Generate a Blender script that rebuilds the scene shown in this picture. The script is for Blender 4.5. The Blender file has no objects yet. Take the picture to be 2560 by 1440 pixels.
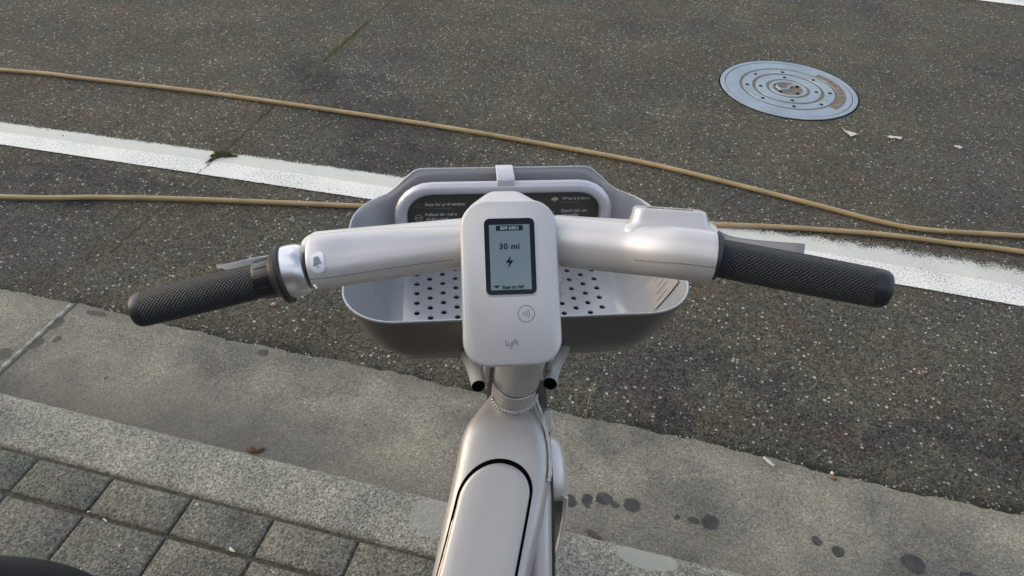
import bpy, bmesh, math, random
from mathutils import Vector, Matrix
random.seed(7)
PI = math.pi
S = bpy.context.scene
COL = S.collection

# ------------------------------------------------------------------ camera
F, PITCH, ROLL, CAMH = 1900.0, 0.691148, 0.0521, 1.53
cp, sp, cr, sr = math.cos(PITCH), math.sin(PITCH), math.cos(ROLL), math.sin(ROLL)
CW = Vector((0, cp, -sp))
CR = Vector((cr, sr*sp, sr*cp))
CU = Vector((-sr, cr*sp, cr*cp))
CC = Vector((0, 0, CAMH))
cam_d = bpy.data.cameras.new('camera'); cam = bpy.data.objects.new('camera', cam_d); COL.objects.link(cam)
cam_d.sensor_width = 36; cam_d.lens = 36*F/2560; cam_d.clip_end = 500; cam_d.clip_start = .02
M = Matrix((CR, CU, -CW)).transposed().to_4x4(); M.translation = CC
cam.matrix_world = M
S.camera = cam

# ------------------------------------------------------------------ world, sun, exposure
SUN_EL, SUN_AZ = math.radians(20), math.radians(-84)      # azimuth measured from +Y (ahead), negative = left
w = bpy.data.worlds.new('World'); S.world = w; w.use_nodes = True
nt = w.node_tree; bg = nt.nodes['Background']
sky = nt.nodes.new('ShaderNodeTexSky'); sky.sky_type = 'NISHITA'; sky.sun_disc = False
sky.sun_elevation = SUN_EL; sky.sun_rotation = SUN_AZ
sky.air_density = 1.0; sky.dust_density = 1.5
tc = nt.nodes.new('ShaderNodeTexCoord')
cn = nt.nodes.new('ShaderNodeTexNoise'); cn.inputs['Scale'].default_value = 1.7; cn.inputs['Detail'].default_value = 5
mp = nt.nodes.new('ShaderNodeMapping'); mp.inputs['Scale'].default_value = (1, 1, 3)
nt.links.new(tc.outputs['Generated'], mp.inputs[0]); nt.links.new(mp.outputs[0], cn.inputs['Vector'])
rp = nt.nodes.new('ShaderNodeValToRGB'); rp.color_ramp.elements[0].position = .45; rp.color_ramp.elements[0].color = (.05, .05, .05, 1); rp.color_ramp.elements[1].position = .73
nt.links.new(cn.outputs['Fac'], rp.inputs[0])
mx = nt.nodes.new('ShaderNodeMix'); mx.data_type = 'RGBA'
nt.links.new(rp.outputs[0], mx.inputs[0]); nt.links.new(sky.outputs[0], mx.inputs[6])
mx.inputs[7].default_value = (7.6, 7.1, 6.5, 1)
nt.links.new(mx.outputs[2], bg.inputs[0]); bg.inputs[1].default_value = .13
sd = bpy.data.lights.new('sun', 'SUN'); sd.energy = .42; sd.angle = math.radians(75); sd.color = (1, .93, .82)
sun = bpy.data.objects.new('sun', sd); COL.objects.link(sun)
dirv = Vector((math.sin(SUN_AZ)*math.cos(SUN_EL), math.cos(SUN_AZ)*math.cos(SUN_EL), math.sin(SUN_EL)))
sun.rotation_euler = dirv.to_track_quat('Z', 'Y').to_euler()
S.view_settings.view_transform = 'Standard'; S.view_settings.look = 'None'
S.view_settings.exposure = 1.18; S.view_settings.gamma = 1
S.render.engine = 'CYCLES'

# ------------------------------------------------------------------ helpers
def at(px, py, d):
    "point seen in direction (px,py) of the 2560x1440 photo, d metres along the optical axis"
    return CC + d*(CW + CR*((px-1280)/F) - CU*((py-720)/F))
def lerp(a, b, t): return a + (b-a)*t
def sstep(a, b, x):
    t = max(0, min(1, (x-a)/(b-a))); return t*t*(3-2*t)

class NT:
    def __init__(s, name):
        s.m = bpy.data.materials.new(name); s.m.use_nodes = True; s.t = s.m.node_tree
        s.b = s.t.nodes['Principled BSDF']
    def n(s, typ, **k):
        x = s.t.nodes.new('ShaderNode'+typ)
        for a, v in k.items(): setattr(x, a, v)
        return x
    def l(s, a, b): s.t.links.new(a, b)
    def put(s, sock, v):
        if hasattr(v, 'is_output'): s.l(v, sock)
        else: sock.default_value = v
    def math(s, op, a, b=None, c=None, clamp=False):
        x = s.n('Math', operation=op); x.use_clamp = clamp
        s.put(x.inputs[0], a)
        if b is not None: s.put(x.inputs[1], b)
        if c is not None: s.put(x.inputs[2], c)
        return x.outputs[0]
    def vec(s, op, a, b=None):
        x = s.n('VectorMath', operation=op); s.put(x.inputs[0], a)
        if b is not None: s.put(x.inputs[1], b)
        return x.outputs['Value'] if op in ('LENGTH', 'DOT_PRODUCT', 'DISTANCE') else x.outputs[0]
    def noise(s, co, scale, detail=3, rough=.55, col=False):
        x = s.n('TexNoise'); s.put(x.inputs['Vector'], co); x.inputs['Scale'].default_value = scale
        x.inputs['Detail'].default_value = detail; x.inputs['Roughness'].default_value = rough
        return x.outputs['Color' if col else 'Fac']
    def voro(s, co, scale, out='Distance', feature='F1', rnd=1):
        x = s.n('TexVoronoi', feature=feature); s.put(x.inputs['Vector'], co); x.inputs['Scale'].default_value = scale
        x.inputs['Randomness'].default_value = rnd
        return x.outputs[out]
    def ramp(s, f, *stops):
        x = s.n('ValToRGB'); s.l(f, x.inputs[0]); e = x.color_ramp.elements
        while len(e) < len(stops): e.new(.5)
        for i, (p, c) in enumerate(stops):
            e[i].position = p; e[i].color = c if len(c) == 4 else (*c, 1)
        return x.outputs[0]
    def rangef(s, f, a, b, c=0, d=1):
        x = s.n('MapRange'); x.inputs[1].default_value = a; x.inputs[2].default_value = b
        x.inputs[3].default_value = c; x.inputs[4].default_value = d; s.l(f, x.inputs[0]); return x.outputs[0]
    def mix(s, f, a, b, mode='MIX'):
        x = s.n('Mix', data_type='RGBA', blend_type=mode); s.put(x.inputs[0], f)
        s.put(x.inputs[6], a if hasattr(a, 'is_output') or len(a) == 4 else (*a, 1))
        s.put(x.inputs[7], b if hasattr(b, 'is_output') or len(b) == 4 else (*b, 1))
        return x.outputs[2]
    def bump(s, h, dist, strength=1, prev=None):
        x = s.n('Bump'); x.inputs['Strength'].default_value = strength; x.inputs['Distance'].default_value = dist
        s.l(h, x.inputs['Height'])
        if prev is not None: s.l(prev, x.inputs['Normal'])
        return x.outputs[0]
    def co(s, which='Object'): return s.n('TexCoord').outputs[which]
    def xyz(s, v):
        x = s.n('SeparateXYZ'); s.l(v, x.inputs[0]); return x.outputs
    def fin(s, col=None, rough=None, metal=None, normal=None, alpha=None, coat=None, spec=None):
        B = s.b.inputs
        if col is not None: s.put(B['Base Color'], col if hasattr(col, 'is_output') or len(col) == 4 else (*col, 1))
        if rough is not None: s.put(B['Roughness'], rough)
        if metal is not None: s.put(B['Metallic'], metal)
        if normal is not None: s.l(normal, B['Normal'])
        if alpha is not None: s.put(B['Alpha'], alpha)
        if coat is not None: B['Coat Weight'].default_value = coat; B['Coat Roughness'].default_value = .12
        if spec is not None: B['Specular IOR Level'].default_value = spec
        return s.m

def aggregate(N, co, base_lo, base_hi, bright=(.42, .40, .35), amount=.045, scale=230, tint=True):
    "stony surface colour + height made of several sizes of cells"
    nd = N.noise(co, 60, 3)
    wob = N.vec('ADD', co, N.vec('SCALE', N.noise(co, 120, 2, col=True))) if False else co
    v1 = N.n('TexVoronoi'); N.put(v1.inputs['Vector'], co); v1.inputs['Scale'].default_value = scale
    v2 = N.n('TexVoronoi'); N.put(v2.inputs['Vector'], co); v2.inputs['Scale'].default_value = scale*.42
    v3 = N.n('TexVoronoi'); N.put(v3.inputs['Vector'], co); v3.inputs['Scale'].default_value = scale*.62
    r1 = N.xyz(v1.outputs['Color']); r2 = N.xyz(v2.outputs['Color']); r3 = N.xyz(v3.outputs['Color'])
    fine = N.noise(co, 420, 2, .6)
    f = N.math('ADD', N.math('MULTIPLY', r1[0], .62), N.math('MULTIPLY', fine, .38))
    col = N.mix(N.rangef(f, .15, .85), base_lo, base_hi)
    # mid size pale stones
    size = N.rangef(r3[1], 0, 1, .12, .5)
    st = N.math('LESS_THAN', v3.outputs['Distance'], size)
    pick = N.math('GREATER_THAN', r3[0], .80)
    col = N.mix(N.math('MULTIPLY', N.math('MULTIPLY', st, pick), .45), col, tuple(c*1.7 for c in base_hi))
    dk = N.math('MULTIPLY', N.math('LESS_THAN', r3[0], .14), N.math('LESS_THAN', v3.outputs['Distance'], .42))
    col = N.mix(N.math('MULTIPLY', dk, .6), col, tuple(c*.5 for c in base_lo))
    # few bright chips
    s2 = N.rangef(r2[1], 0, 1, .08, .40)
    chip = N.math('MULTIPLY', N.math('LESS_THAN', v2.outputs['Distance'], s2), N.math('GREATER_THAN', r2[0], 1-amount*3))
    col = N.mix(N.math('MULTIPLY', chip, .85), col, N.mix(r2[2], bright, tuple(c*.6 for c in bright)))
    h = N.math('ADD', N.math('MULTIPLY', N.math('SUBTRACT', 1, v1.outputs['Distance']), .5), N.math('MULTIPLY', fine, .6))
    h = N.math('ADD', h, N.math('MULTIPLY', N.math('SUBTRACT', 1, v3.outputs['Distance']), .6))
    return col, h

# ------------------------------------------------------------------ ground materials
PATCH = [(-1.25, 2.78, .30, .16), (-.95, 2.50, .28, .12), (-1.55, 3.05, .25, .10), (-1.9, 1.95, .55, .09), (1.0, 1.55, .5, .12), (.2, 1.55, .35, .10), (1.9, 4.3, .5, .2)]
def mat_asphalt():
    N = NT('asphalt'); co = N.co()
    col, h = aggregate(N, co, (.035, .033, .0250), (.152, .144, .111), bright=(.70, .68, .60), amount=.07, scale=200)
    mot = N.noise(co, 48, 3, .7); col = N.mix(1, col, N.ramp(mot, (.3, (.72, .72, .72)), (.7, (1.28, 1.27, 1.24))), 'MULTIPLY')
    big = N.noise(co, 1.1, 4, .6)
    slate = N.rangef(big, .47, .62)
    col = N.mix(N.math('MULTIPLY', slate, .55), col, N.mix(1, col, (.74, .80, 1.0), 'MULTIPLY'))
    mid = N.noise(N.vec('ADD', co, (7.3, 2.1, 0)), 5.5, 3, .6)
    red = N.rangef(mid, .52, .68)
    col = N.mix(N.math('MULTIPLY', red, .55), col, N.mix(1, col, (1.22, .93, .88), 'MULTIPLY'))
    wear = N.noise(N.vec('ADD', co, (1, 9, 0)), 2.6, 5, .6)
    col = N.mix(1, col, N.ramp(wear, (.3, (.78, .78, .79)), (.7, (1.16, 1.15, 1.12))), 'MULTIPLY')
    # slate-blue oily patches
    pm = None
    for (a, b, ra, rb) in PATCH:
        L = N.vec('LENGTH', N.vec('MULTIPLY', N.vec('SUBTRACT', N.vec('ADD', co, N.vec('MULTIPLY', N.vec('SUBTRACT', N.noise(co, 3.5, 4, .65, col=True), (.5, .5, .5)), (.9, .9, 0))), (a, b, 0)), (1/ra, 1/rb, 0)))
        pm = L if pm is None else N.math('MINIMUM', pm, L)
    col = N.mix(N.rangef(pm, 1.15, .5, 0, .9), col, N.mix(1, col, (.62, .64, .76), 'MULTIPLY'))
    # darker band along the gutter edge, and the transverse crack line
    x, y, z = N.xyz(co)
    wob = N.math('MULTIPLY', N.math('SUBTRACT', N.noise(co, 9, 3), .5), .12)
    d = N.math('ADD', y, wob)
    col = N.mix(N.rangef(d, 1.36, 1.46, .55, 0), col, N.mix(1, col, (.55, .55, .58), 'MULTIPLY'))
    col = N.mix(N.rangef(d, 1.345, 1.375, .75, 0), col, (.022, .021, .016))
    # slate streak between the gutter and the white line
    band = N.math('MULTIPLY', N.rangef(d, 1.4, 1.5), N.rangef(d, 2.1, 1.7))
    col = N.mix(N.math('MULTIPLY', band, .30), col, N.mix(1, col, (.76, .77, .84), 'MULTIPLY'))
    cx = N.math('ADD', x, N.math('MULTIPLY', N.math('SUBTRACT', N.noise(co, 26, 4, .7), .5), .045))
    cx = N.math('ABSOLUTE', N.math('ADD', cx, 1.686))
    wid = N.rangef(N.noise(co, 7, 2), .33, .62, .0022, .0070)
    ck = N.math('MULTIPLY', N.math('LESS_THAN', cx, wid), N.math('GREATER_THAN', y, 1.6))
    moss = N.rangef(N.noise(co, 3.1, 2), .50, .56)
    col = N.mix(N.math('MULTIPLY', ck, .85), col, N.mix(moss, (.014, .013, .010), (.035, .038, .012)))
    soft = N.rangef(cx, .0, .05, .22, 0)
    col = N.mix(soft, col, (.13, .12, .085))
    n = N.bump(h, .006, 1); n = N.bump(N.noise(co, 14, 3), .006, .5, n)
    return N.fin(col, .88, normal=n, spec=.18)

SPOTS = [(-.069,1.08,.016,.017),(-.031,1.096,.0145,.018),(.009,1.109,.021,.019),(.036,1.098,.010,.011),(.076,1.11,.022,.021),
         (-.025,1.078,.008,.004),(.183,1.107,.007,.008),(.22,1.107,.016,.010),(.259,1.112,.021,.021),(.499,1.13,.012,.013),(.545,1.114,.015,.015),
         (.709,1.128,.027,.024),(.829,1.128,.026,.012),(-1.53,1.335,.032,.012),(-1.56,1.335,.010,.008),(-1.619,1.266,.023,.026),(-1.613,1.181,.020,.026),(-1.568,1.211,.012,.014),
         (-1.666,1.119,.026,.024),(-.995,1.325,.018,.014),(-1.345,1.12,.004,.007),(-1.15,1.20,.0025,.003),(-.62,1.16,.002,.003),(.10,1.22,.003,.003)]
def mat_gutter():
    N = NT('gutter_concrete'); co = N.co()
    col, h = aggregate(N, co, (.132, .125, .101), (.295, .281, .236), bright=(.5, .48, .43), amount=.006, scale=300)
    big = N.noise(co, 3.3, 5, .6)
    col = N.mix(1, col, N.ramp(big, (.36, (.56, .56, .57)), (.5, (.92, .91, .89)), (.64, (1.28, 1.24, 1.13))), 'MULTIPLY')
    x, y, z = N.xyz(co)
    # brown-grey silt staining close to the kerb
    yy = N.math('ADD', y, N.math('MULTIPLY', N.math('SUBTRACT', N.noise(co, 4, 4), .5), .30))
    left = N.rangef(x, -.4, -.9, .35, 1)
    st = N.math('MULTIPLY', N.rangef(yy, 1.22, 1.04), left)
    col = N.mix(N.math('MULTIPLY', st, .65), col, (.095, .09, .078))
    br = N.rangef(N.noise(N.vec('ADD', co, (3, 3, 0)), 5, 4), .54, .66)
    col = N.mix(N.math('MULTIPLY', br, .22), col, (.20, .165, .12))
    col = N.mix(N.rangef(y, 1.35, 1.30, .4, 0), col, (.09, .09, .07))
    jn = N.math('LESS_THAN', N.math('ABSOLUTE', N.math('ADD', x, 1.618)), .004)
    col = N.mix(N.math('MULTIPLY', jn, .8), col, (.04, .035, .025))
    wv = N.vec('ADD', co, N.vec('MULTIPLY', N.vec('SUBTRACT', N.noise(co, 32, 3, col=True), (.5, .5, .5)), (.017, .017, 0)))
    m = None
    for (a, b, ra, rb) in SPOTS:
        v = N.vec('MULTIPLY', N.vec('SUBTRACT', wv, (a, b, 0)), (1/ra, 1/rb, 0))
        L = N.vec('LENGTH', v)
        m = L if m is None else N.math('MINIMUM', m, L)
    spot = N.math('MULTIPLY', N.rangef(m, 1.06, .90), N.rangef(N.noise(co, 45, 3), .3, .6, .72, 1))
    halo = N.rangef(m, 1.5, .9, 0, .22)
    lft = N.rangef(x, -.8, -1.0, 0, 1)
    scol = N.mix(lft, (.028, .030, .030), (.040, .036, .026))
    scol = N.mix(1, scol, N.ramp(N.noise(co, 160, 3), (.3, (.7, .7, .7)), (.7, (1.3, 1.3, 1.3))), 'MULTIPLY')
    col = N.mix(halo, col, (.1, .095, .08))
    col = N.mix(N.math('MULTIPLY', spot, .93), col, scol)
    hh = N.math('MULTIPLY', h, N.rangef(spot, 0, 1, 1, .3))
    n = N.bump(hh, .0014, .8)
    return N.fin(col, N.rangef(spot, 0, 1, .85, .5), normal=n, spec=.3)

def mat_kerb():
    N = NT('kerb_concrete'); co = N.co()
    col, h = aggregate(N, co, (.120, .117, .100), (.37, .36, .312), bright=(.6, .6, .56), amount=.008, scale=270)
    big = N.noise(co, 5, 4, .6)
    col = N.mix(1, col, N.ramp(big, (.34, (.70, .71, .72)), (.66, (1.18, 1.17, 1.08))), 'MULTIPLY')
    pit = N.voro(co, 95); pr = N.xyz(N.voro(co, 95, 'Color'))[0]
    p = N.math('MULTIPLY', N.math('LESS_THAN', pit, .2), N.math('GREATER_THAN', pr, .86))
    col = N.mix(N.math('MULTIPLY', p, .75), col, (.045, .045, .04))
    wv = N.vec('ADD', co, N.vec('MULTIPLY', N.vec('SUBTRACT', N.noise(co, 22, 3, col=True), (.5, .5, .5)), (.02, .014, 0)))
    L = N.vec('LENGTH', N.vec('MULTIPLY', N.vec('SUBTRACT', wv, (.115, .905, .12)), (1/.062, 1/.026, 0)))
    patch = N.rangef(L, 1.06, .94)
    L2 = N.vec('LENGTH', N.vec('MULTIPLY', N.vec('SUBTRACT', wv, (-.335, .88, .12)), (1/.05, 1/.05, 0)))
    patch = N.math('MAXIMUM', patch, N.rangef(L2, 1.15, .85, 0, .75))
    col = N.mix(N.math('MULTIPLY', patch, .9), col, (.31, .31, .275))
    x, y, z = N.xyz(co)
    col = N.mix(N.rangef(y, .80, .775, 0, .5), col, (.07, .065, .05))
    n = N.bump(N.math('MULTIPLY', h, N.rangef(patch, 0, 1, 1, .25)), .0026, .9)
    return N.fin(col, .85, normal=n, spec=.3)

def mat_paver():
    N = NT('paving_stone'); co = N.co()
    col, h = aggregate(N, co, (.070, .068, .058), (.238, .229, .193), bright=(.6, .6, .55), amount=.004, scale=250)
    x, y, z = N.xyz(co)
    # per-stone tone
    c = N.n('CombineXYZ')
    N.l(N.math('FLOOR', N.math('DIVIDE', N.math('ADD', x, 3.316), .19)), c.inputs[0])
    N.l(N.math('FLOOR', N.math('DIVIDE', N.math('ADD', y, 2.352), .19)), c.inputs[1])
    wn = N.n('TexWhiteNoise', noise_dimensions='2D'); N.l(c.outputs[0], wn.inputs['Vector'])
    col = N.mix(1, col, N.ramp(wn.outputs['Value'], (0, (.80, .84, .84)), (.5, (.95, .95, .95)), (1, (1.14, 1.11, 1.04))), 'MULTIPLY')
    g = N.rangef(N.noise(co, 4, 3), .55, .7, 0, .4)
    col = N.mix(g, col, N.mix(1, col, (.75, .92, .84), 'MULTIPLY'))
    col = N.mix(1, col, N.ramp(N.noise(co, 9, 4), (.34, (.72, .72, .72)), (.66, (1.16, 1.15, 1.1))), 'MULTIPLY')
    pit = N.voro(co, 110); pr = N.xyz(N.voro(co, 110, 'Color'))[0]
    p = N.math('MULTIPLY', N.math('LESS_THAN', pit, .25), N.math('GREATER_THAN', pr, .88))
    col = N.mix(N.math('MULTIPLY', p, .7), col, (.035, .035, .03))
    n = N.bump(h, .003, .9); n = N.bump(N.noise(co, 40, 3), .003, .6, n)
    return N.fin(col, .86, normal=n, spec=.3)

def mat_joint():
    N = NT('joint_silt'); co = N.co()
    col = N.ramp(N.noise(co, 90, 4, .7), (.35, (.03, .027, .02)), (.55, (.075, .068, .05)), (.75, (.13, .115, .08)))
    m = N.rangef(N.noise(co, 6, 3), .56, .66, 0, .5)
    col = N.mix(m, col, (.04, .045, .012))
    return N.fin(col, .95, normal=N.bump(N.noise(co, 200, 3), .004))

def mat_paint(soft_edge):
    N = NT('road_paint'); co = N.co(); x, y, z = N.xyz(co)
    uv = N.co('UV'); u, v, _ = N.xyz(uv)          # v: 0 at the near edge, 1 at the far edge
    grain = N.noise(co, 130, 4, .75); gr2 = N.noise(co, 95, 3, .6)
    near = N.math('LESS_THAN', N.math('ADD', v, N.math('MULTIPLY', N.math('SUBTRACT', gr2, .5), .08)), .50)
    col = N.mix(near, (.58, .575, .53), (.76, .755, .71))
    col = N.mix(1, col, N.ramp(N.noise(co, 7, 4), (.3, (.90, .91, .90)), (.7, (1.0, 1.0, .98))), 'MULTIPLY')
    pr = N.math('ADD', N.math('MULTIPLY', grain, .6), N.math('MULTIPLY', N.noise(co, 300, 2), .4))
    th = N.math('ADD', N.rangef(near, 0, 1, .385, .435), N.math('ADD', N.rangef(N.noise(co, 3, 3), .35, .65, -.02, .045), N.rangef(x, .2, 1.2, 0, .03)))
    pit = N.rangef(N.math('SUBTRACT', pr, th), .0, -.025)
    col = N.mix(N.math('MULTIPLY', pit, .8), col, (.14, .135, .12))
    # crack crossing the line
    cx = N.math('ADD', x, N.math('MULTIPLY', N.math('SUBTRACT', N.noise(co, 26, 4, .7), .5), .045))
    cx = N.math('ABSOLUTE', N.math('ADD', cx, 1.686))
    ck = N.math('LESS_THAN', cx, N.rangef(N.noise(co, 30, 2), .4, .6, .001, .004))
    col = N.mix(N.math('MULTIPLY', ck, .9), col, (.05, .05, .03))
    if soft_edge:
        e1 = N.math('ADD', N.math('MULTIPLY', N.math('SUBTRACT', pr, .5), 4.5), N.math('MULTIPLY', N.math('SUBTRACT', N.noise(co, 22, 3), .5), 1.1))
        a = N.math('GREATER_THAN', N.math('ADD', N.math('DIVIDE', N.math('SUBTRACT', .88, v), N.rangef(x, -.9, 1.0, .10, .30)), N.math('MULTIPLY', e1, 1.1)), 0)
        a2 = N.math('GREATER_THAN', N.math('ADD', N.math('DIVIDE', N.math('SUBTRACT', v, .035), .02), e1), 0)
        alpha = N.math('MULTIPLY', a, a2)
    else: alpha = 1.0
    n = N.bump(pr, .003, .8)
    return N.fin(col, .6, normal=n, alpha=alpha, spec=.4)

# ------------------------------------------------------------------ object materials
def mat_simple(name, col, rough, metal=0, coat=None, spec=None, bump=None, var=.06, scale=8):
    N = NT(name); co = N.co()
    c = N.mix(1, col, N.ramp(N.noise(co, scale, 4), (.3, (1-var,)*3), (.7, (1+var,)*3)), 'MULTIPLY')
    n = N.bump(N.noise(co, bump[0], 3), bump[1], bump[2]) if bump else None
    r = N.rangef(N.noise(co, scale*3, 3), .3, .7, rough*.85, rough*1.15)
    return N.fin(c, r, metal, n, coat=coat, spec=spec)
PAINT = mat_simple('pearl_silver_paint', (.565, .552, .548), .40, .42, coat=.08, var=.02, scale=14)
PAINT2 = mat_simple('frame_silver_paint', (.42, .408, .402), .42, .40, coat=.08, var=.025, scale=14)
SHELL = mat_simple('light_grey_plastic', (.52, .52, .525), .42, .15, spec=.5, var=.01, scale=3)
BASKET = mat_simple('pale_grey_basket_plastic', (.40, .41, .43), .26, .35, coat=.4, var=.015, scale=3)
BASKETO = mat_simple('shaded_basket_outside', (.125, .115, .105), .34, .35, var=.02, scale=3)  # darker copy of the basket plastic: outer wall's shade put into its colour
RACK = mat_simple('grey_rack_tube', (.52, .52, .56), .38, .35, var=.03)
CHROME = mat_simple('polished_alloy', (.50, .48, .46), .22, 1, var=.04)
LEVER = mat_simple('brushed_lever_alloy', (.27, .26, .25), .26, 1, var=.05)
SATIN = mat_simple('satin_bell_metal', (.70, .70, .72), .30, .95, var=.03, scale=3)
BLACK = mat_simple('black_rubber', (.016, .017, .019), .48, spec=.45, bump=(600, .0002, .4))
BLACKP = mat_simple('black_plastic', (.008, .009, .012), .33, spec=.5)
VOID = mat_simple('dark_cavity', (.002, .002, .002), .9, spec=.05)
PLATE = mat_simple('dark_olive_sign_panel', (.050, .048, .040), .40, spec=.4, var=.05)
INK = mat_simple('pale_print', (.42, .42, .40), .6)
INK2 = mat_simple('faded_print', (.15, .15, .14), .6)
GREYINK = mat_simple('grey_print', (.14, .15, .17), .6)
LOGO = mat_simple('logo_grey_print', (.22, .23, .26), .55)
SCREENINK = mat_simple('screen_dark_ink', (.006, .012, .02), .4, spec=.1)
SCREENLT = mat_simple('screen_pale_ink', (.35, .42, .46), .35)
STICKER = mat_simple('clear_white_sticker', (.66, .66, .74), .35, .1)
FLAP = mat_simple('dark_grey_mudflap', (.075, .08, .078), .5, spec=.4)
def mat_screen():
    N = NT('reflective_lcd'); co = N.co('Generated')
    c = N.ramp(N.noise(co, 3, 2), (.3, (.10, .15, .17)), (.7, (.16, .215, .235)))
    return N.fin(c, .16, .25, coat=.5)
LCD = mat_screen()
GLASS = mat_simple('black_bezel_glass', (.004, .009, .016), .12, spec=.22)
def mat_grip():
    N = NT('knurled_grip_rubber'); u, v, _ = N.xyz(N.co('UV'))     # metres along / radians around
    a = N.math('MULTIPLY', v, PI/.0036); b = N.math('MULTIPLY', u, 15)
    h = N.math('MULTIPLY', N.math('SINE', N.math('ADD', a, b)), N.math('SINE', N.math('SUBTRACT', a, b)))
    h = N.math('POWER', N.math('ABSOLUTE', h), .6)
    msk = N.xyz(N.co('UV'))[2]
    col = N.mix(N.rangef(h, .15, .95), (.004, .006, .009), (.014, .021, .029))
    return N.fin(col, .46, normal=N.bump(h, .0013, 1), spec=.45)
GRIP = mat_grip()
def mat_hose():
    N = NT('tan_rubber_hose'); co = N.co()
    c = N.ramp(N.noise(co, 12, 4), (.3, (.29, .21, .105)), (.7, (.40, .30, .16)))
    c = N.mix(N.rangef(N.noise(co, 130, 3), .58, .7, 0, .4), c, (.2, .15, .085))
    return N.fin(c, .42, normal=N.bump(N.noise(co, 160, 3), .0006, .5), spec=.35)
HOSE = mat_hose()
def mat_lid():
    N = NT('worn_cast_iron'); co = N.co()
    c = N.ramp(N.noise(co, 9, 5, .6), (.3, (.25, .30, .345)), (.6, (.31, .37, .42)), (.8, (.25, .28, .30)))
    sc = N.rangef(N.noise(N.vec('MULTIPLY', co, (4, 30, 1)), 8, 3), .62, .75, 0, .35)
    c = N.mix(sc, c, (.25, .24, .23))
    fl = N.noise(co, 220, 3)
    c = N.mix(N.rangef(fl, .62, .72, 0, .5), c, (.16, .15, .14))
    return N.fin(c, N.rangef(N.noise(co, 14, 4), .3, .7, .50, .66), .55, N.bump(N.noise(co, 130, 3), .0006, .6))
LID = mat_lid()
def mat_rust():
    N = NT('rusty_grit'); co = N.co()
    c = N.ramp(N.noise(co, 60, 4, .7), (.3, (.085, .075, .055)), (.5, (.15, .125, .09)), (.72, (.23, .185, .14)))
    return N.fin(c, .9, normal=N.bump(N.noise(co, 300, 3), .002))
RUST = mat_rust()
def mat_moss():
    N = NT('moss'); co = N.co()
    c = N.ramp(N.noise(co, 200, 3), (.3, (.09, .095, .025)), (.7, (.22, .21, .08)))
    return N.fin(c, .95)
MOSS = mat_moss()
STONE = mat_simple('pale_chip', (.58, .56, .50), .7, var=.2, scale=60)
STONE2 = mat_simple('pinkish_pebble', (.45, .30, .22), .7, var=.2, scale=60)
PAPER = mat_simple('white_paper_scrap', (.50, .49, .45), .8, var=.25, scale=90)
LEAFB = mat_simple('dry_brown_leaf', (.07, .035, .018), .8, var=.3, scale=80)
STRAW = mat_simple('dry_grass', (.20, .17, .10), .8)

# ------------------------------------------------------------------ mesh helpers
def link(name, me, mat, parent=None, smooth=True):
    o = bpy.data.objects.new(name, me); COL.objects.link(o)
    if mat is not None and not me.materials: me.materials.append(mat)
    if smooth:
        for p in me.polygons: p.use_smooth = True
    if parent is not None:
        o.parent = parent
        if parent.type == 'EMPTY': o.matrix_parent_inverse = Matrix.Translation(-parent.location)
    return o
def mesh(name, vs, fs, mat, parent=None, smooth=True, sharp=None, mats=None, mi=None, uv=None):
    me = bpy.data.meshes.new(name); me.from_pydata([tuple(v) for v in vs], [], fs)
    if mats:
        for m in mats: me.materials.append(m)
        for p, i in zip(me.polygons, mi): p.material_index = i
    if uv:
        l = me.uv_layers.new(name='UVMap')
        for lp in me.loops: l.data[lp.index].uv = uv[lp.vertex_index]
    me.validate(); me.update()
    o = link(name, me, mat, parent, smooth)
    if sharp: autosmooth(o, sharp)
    return o
def autosmooth(o, deg=35):
    me = o.data; bm = bmesh.new(); bm.from_mesh(me)
    bmesh.ops.recalc_face_normals(bm, faces=bm.faces)
    for e in bm.edges:
        if len(e.link_faces) == 2 and e.calc_face_angle(0) > math.radians(deg): e.smooth = False
    bm.to_mesh(me); bm.free()
def mod_bevel(o, wd, seg=3, ang=30):
    m = o.modifiers.new('b', 'BEVEL'); m.width = wd; m.segments = seg; m.limit_method = 'ANGLE'; m.angle_limit = math.radians(ang)
    m.harden_normals = False
def mod_sub(o, n=2):
    m = o.modifiers.new('s', 'SUBSURF'); m.levels = n; m.render_levels = n
def loft(name, rings, mat, parent=None, cap0=True, cap1=True, closed=True, sharp=40, uvf=None, smooth=True):
    n = len(rings[0]); vs = [v for r in rings for v in r]; fs = []
    for i in range(len(rings)-1):
        for j in range(n if closed else n-1):
            k = (j+1) % n
            fs.append((i*n+j, i*n+k, (i+1)*n+k, (i+1)*n+j))
    if cap0: fs.append(tuple(range(n-1, -1, -1)))
    if cap1: fs.append(tuple((len(rings)-1)*n+j for j in range(n)))
    uv = [uvf(i, j) for i in range(len(rings)) for j in range(n)] if uvf else None
    return mesh(name, vs, fs, mat, parent, smooth, sharp, uv=uv)
def frame_of(t, ref=Vector((0, 0, 1))):
    t = t.normalized(); a = t.cross(ref)
    if a.length < 1e-4: a = t.cross(Vector((0, 1, 0)))
    a.normalize(); return a, a.cross(t).normalized()
def catmull(pts, n=8):
    out = []
    P = [pts[0]*2-pts[1]] + list(pts) + [pts[-1]*2-pts[-2]]
    for i in range(1, len(P)-2):
        for k in range(n):
            t = k/n; a, b, c, d = P[i-1:i+3]
            out.append(.5*((2*b)+(c-a)*t+(2*a-5*b+4*c-d)*t*t+(3*b-a-3*c+d)*t**3))
    out.append(P[-2]); return out
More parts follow.
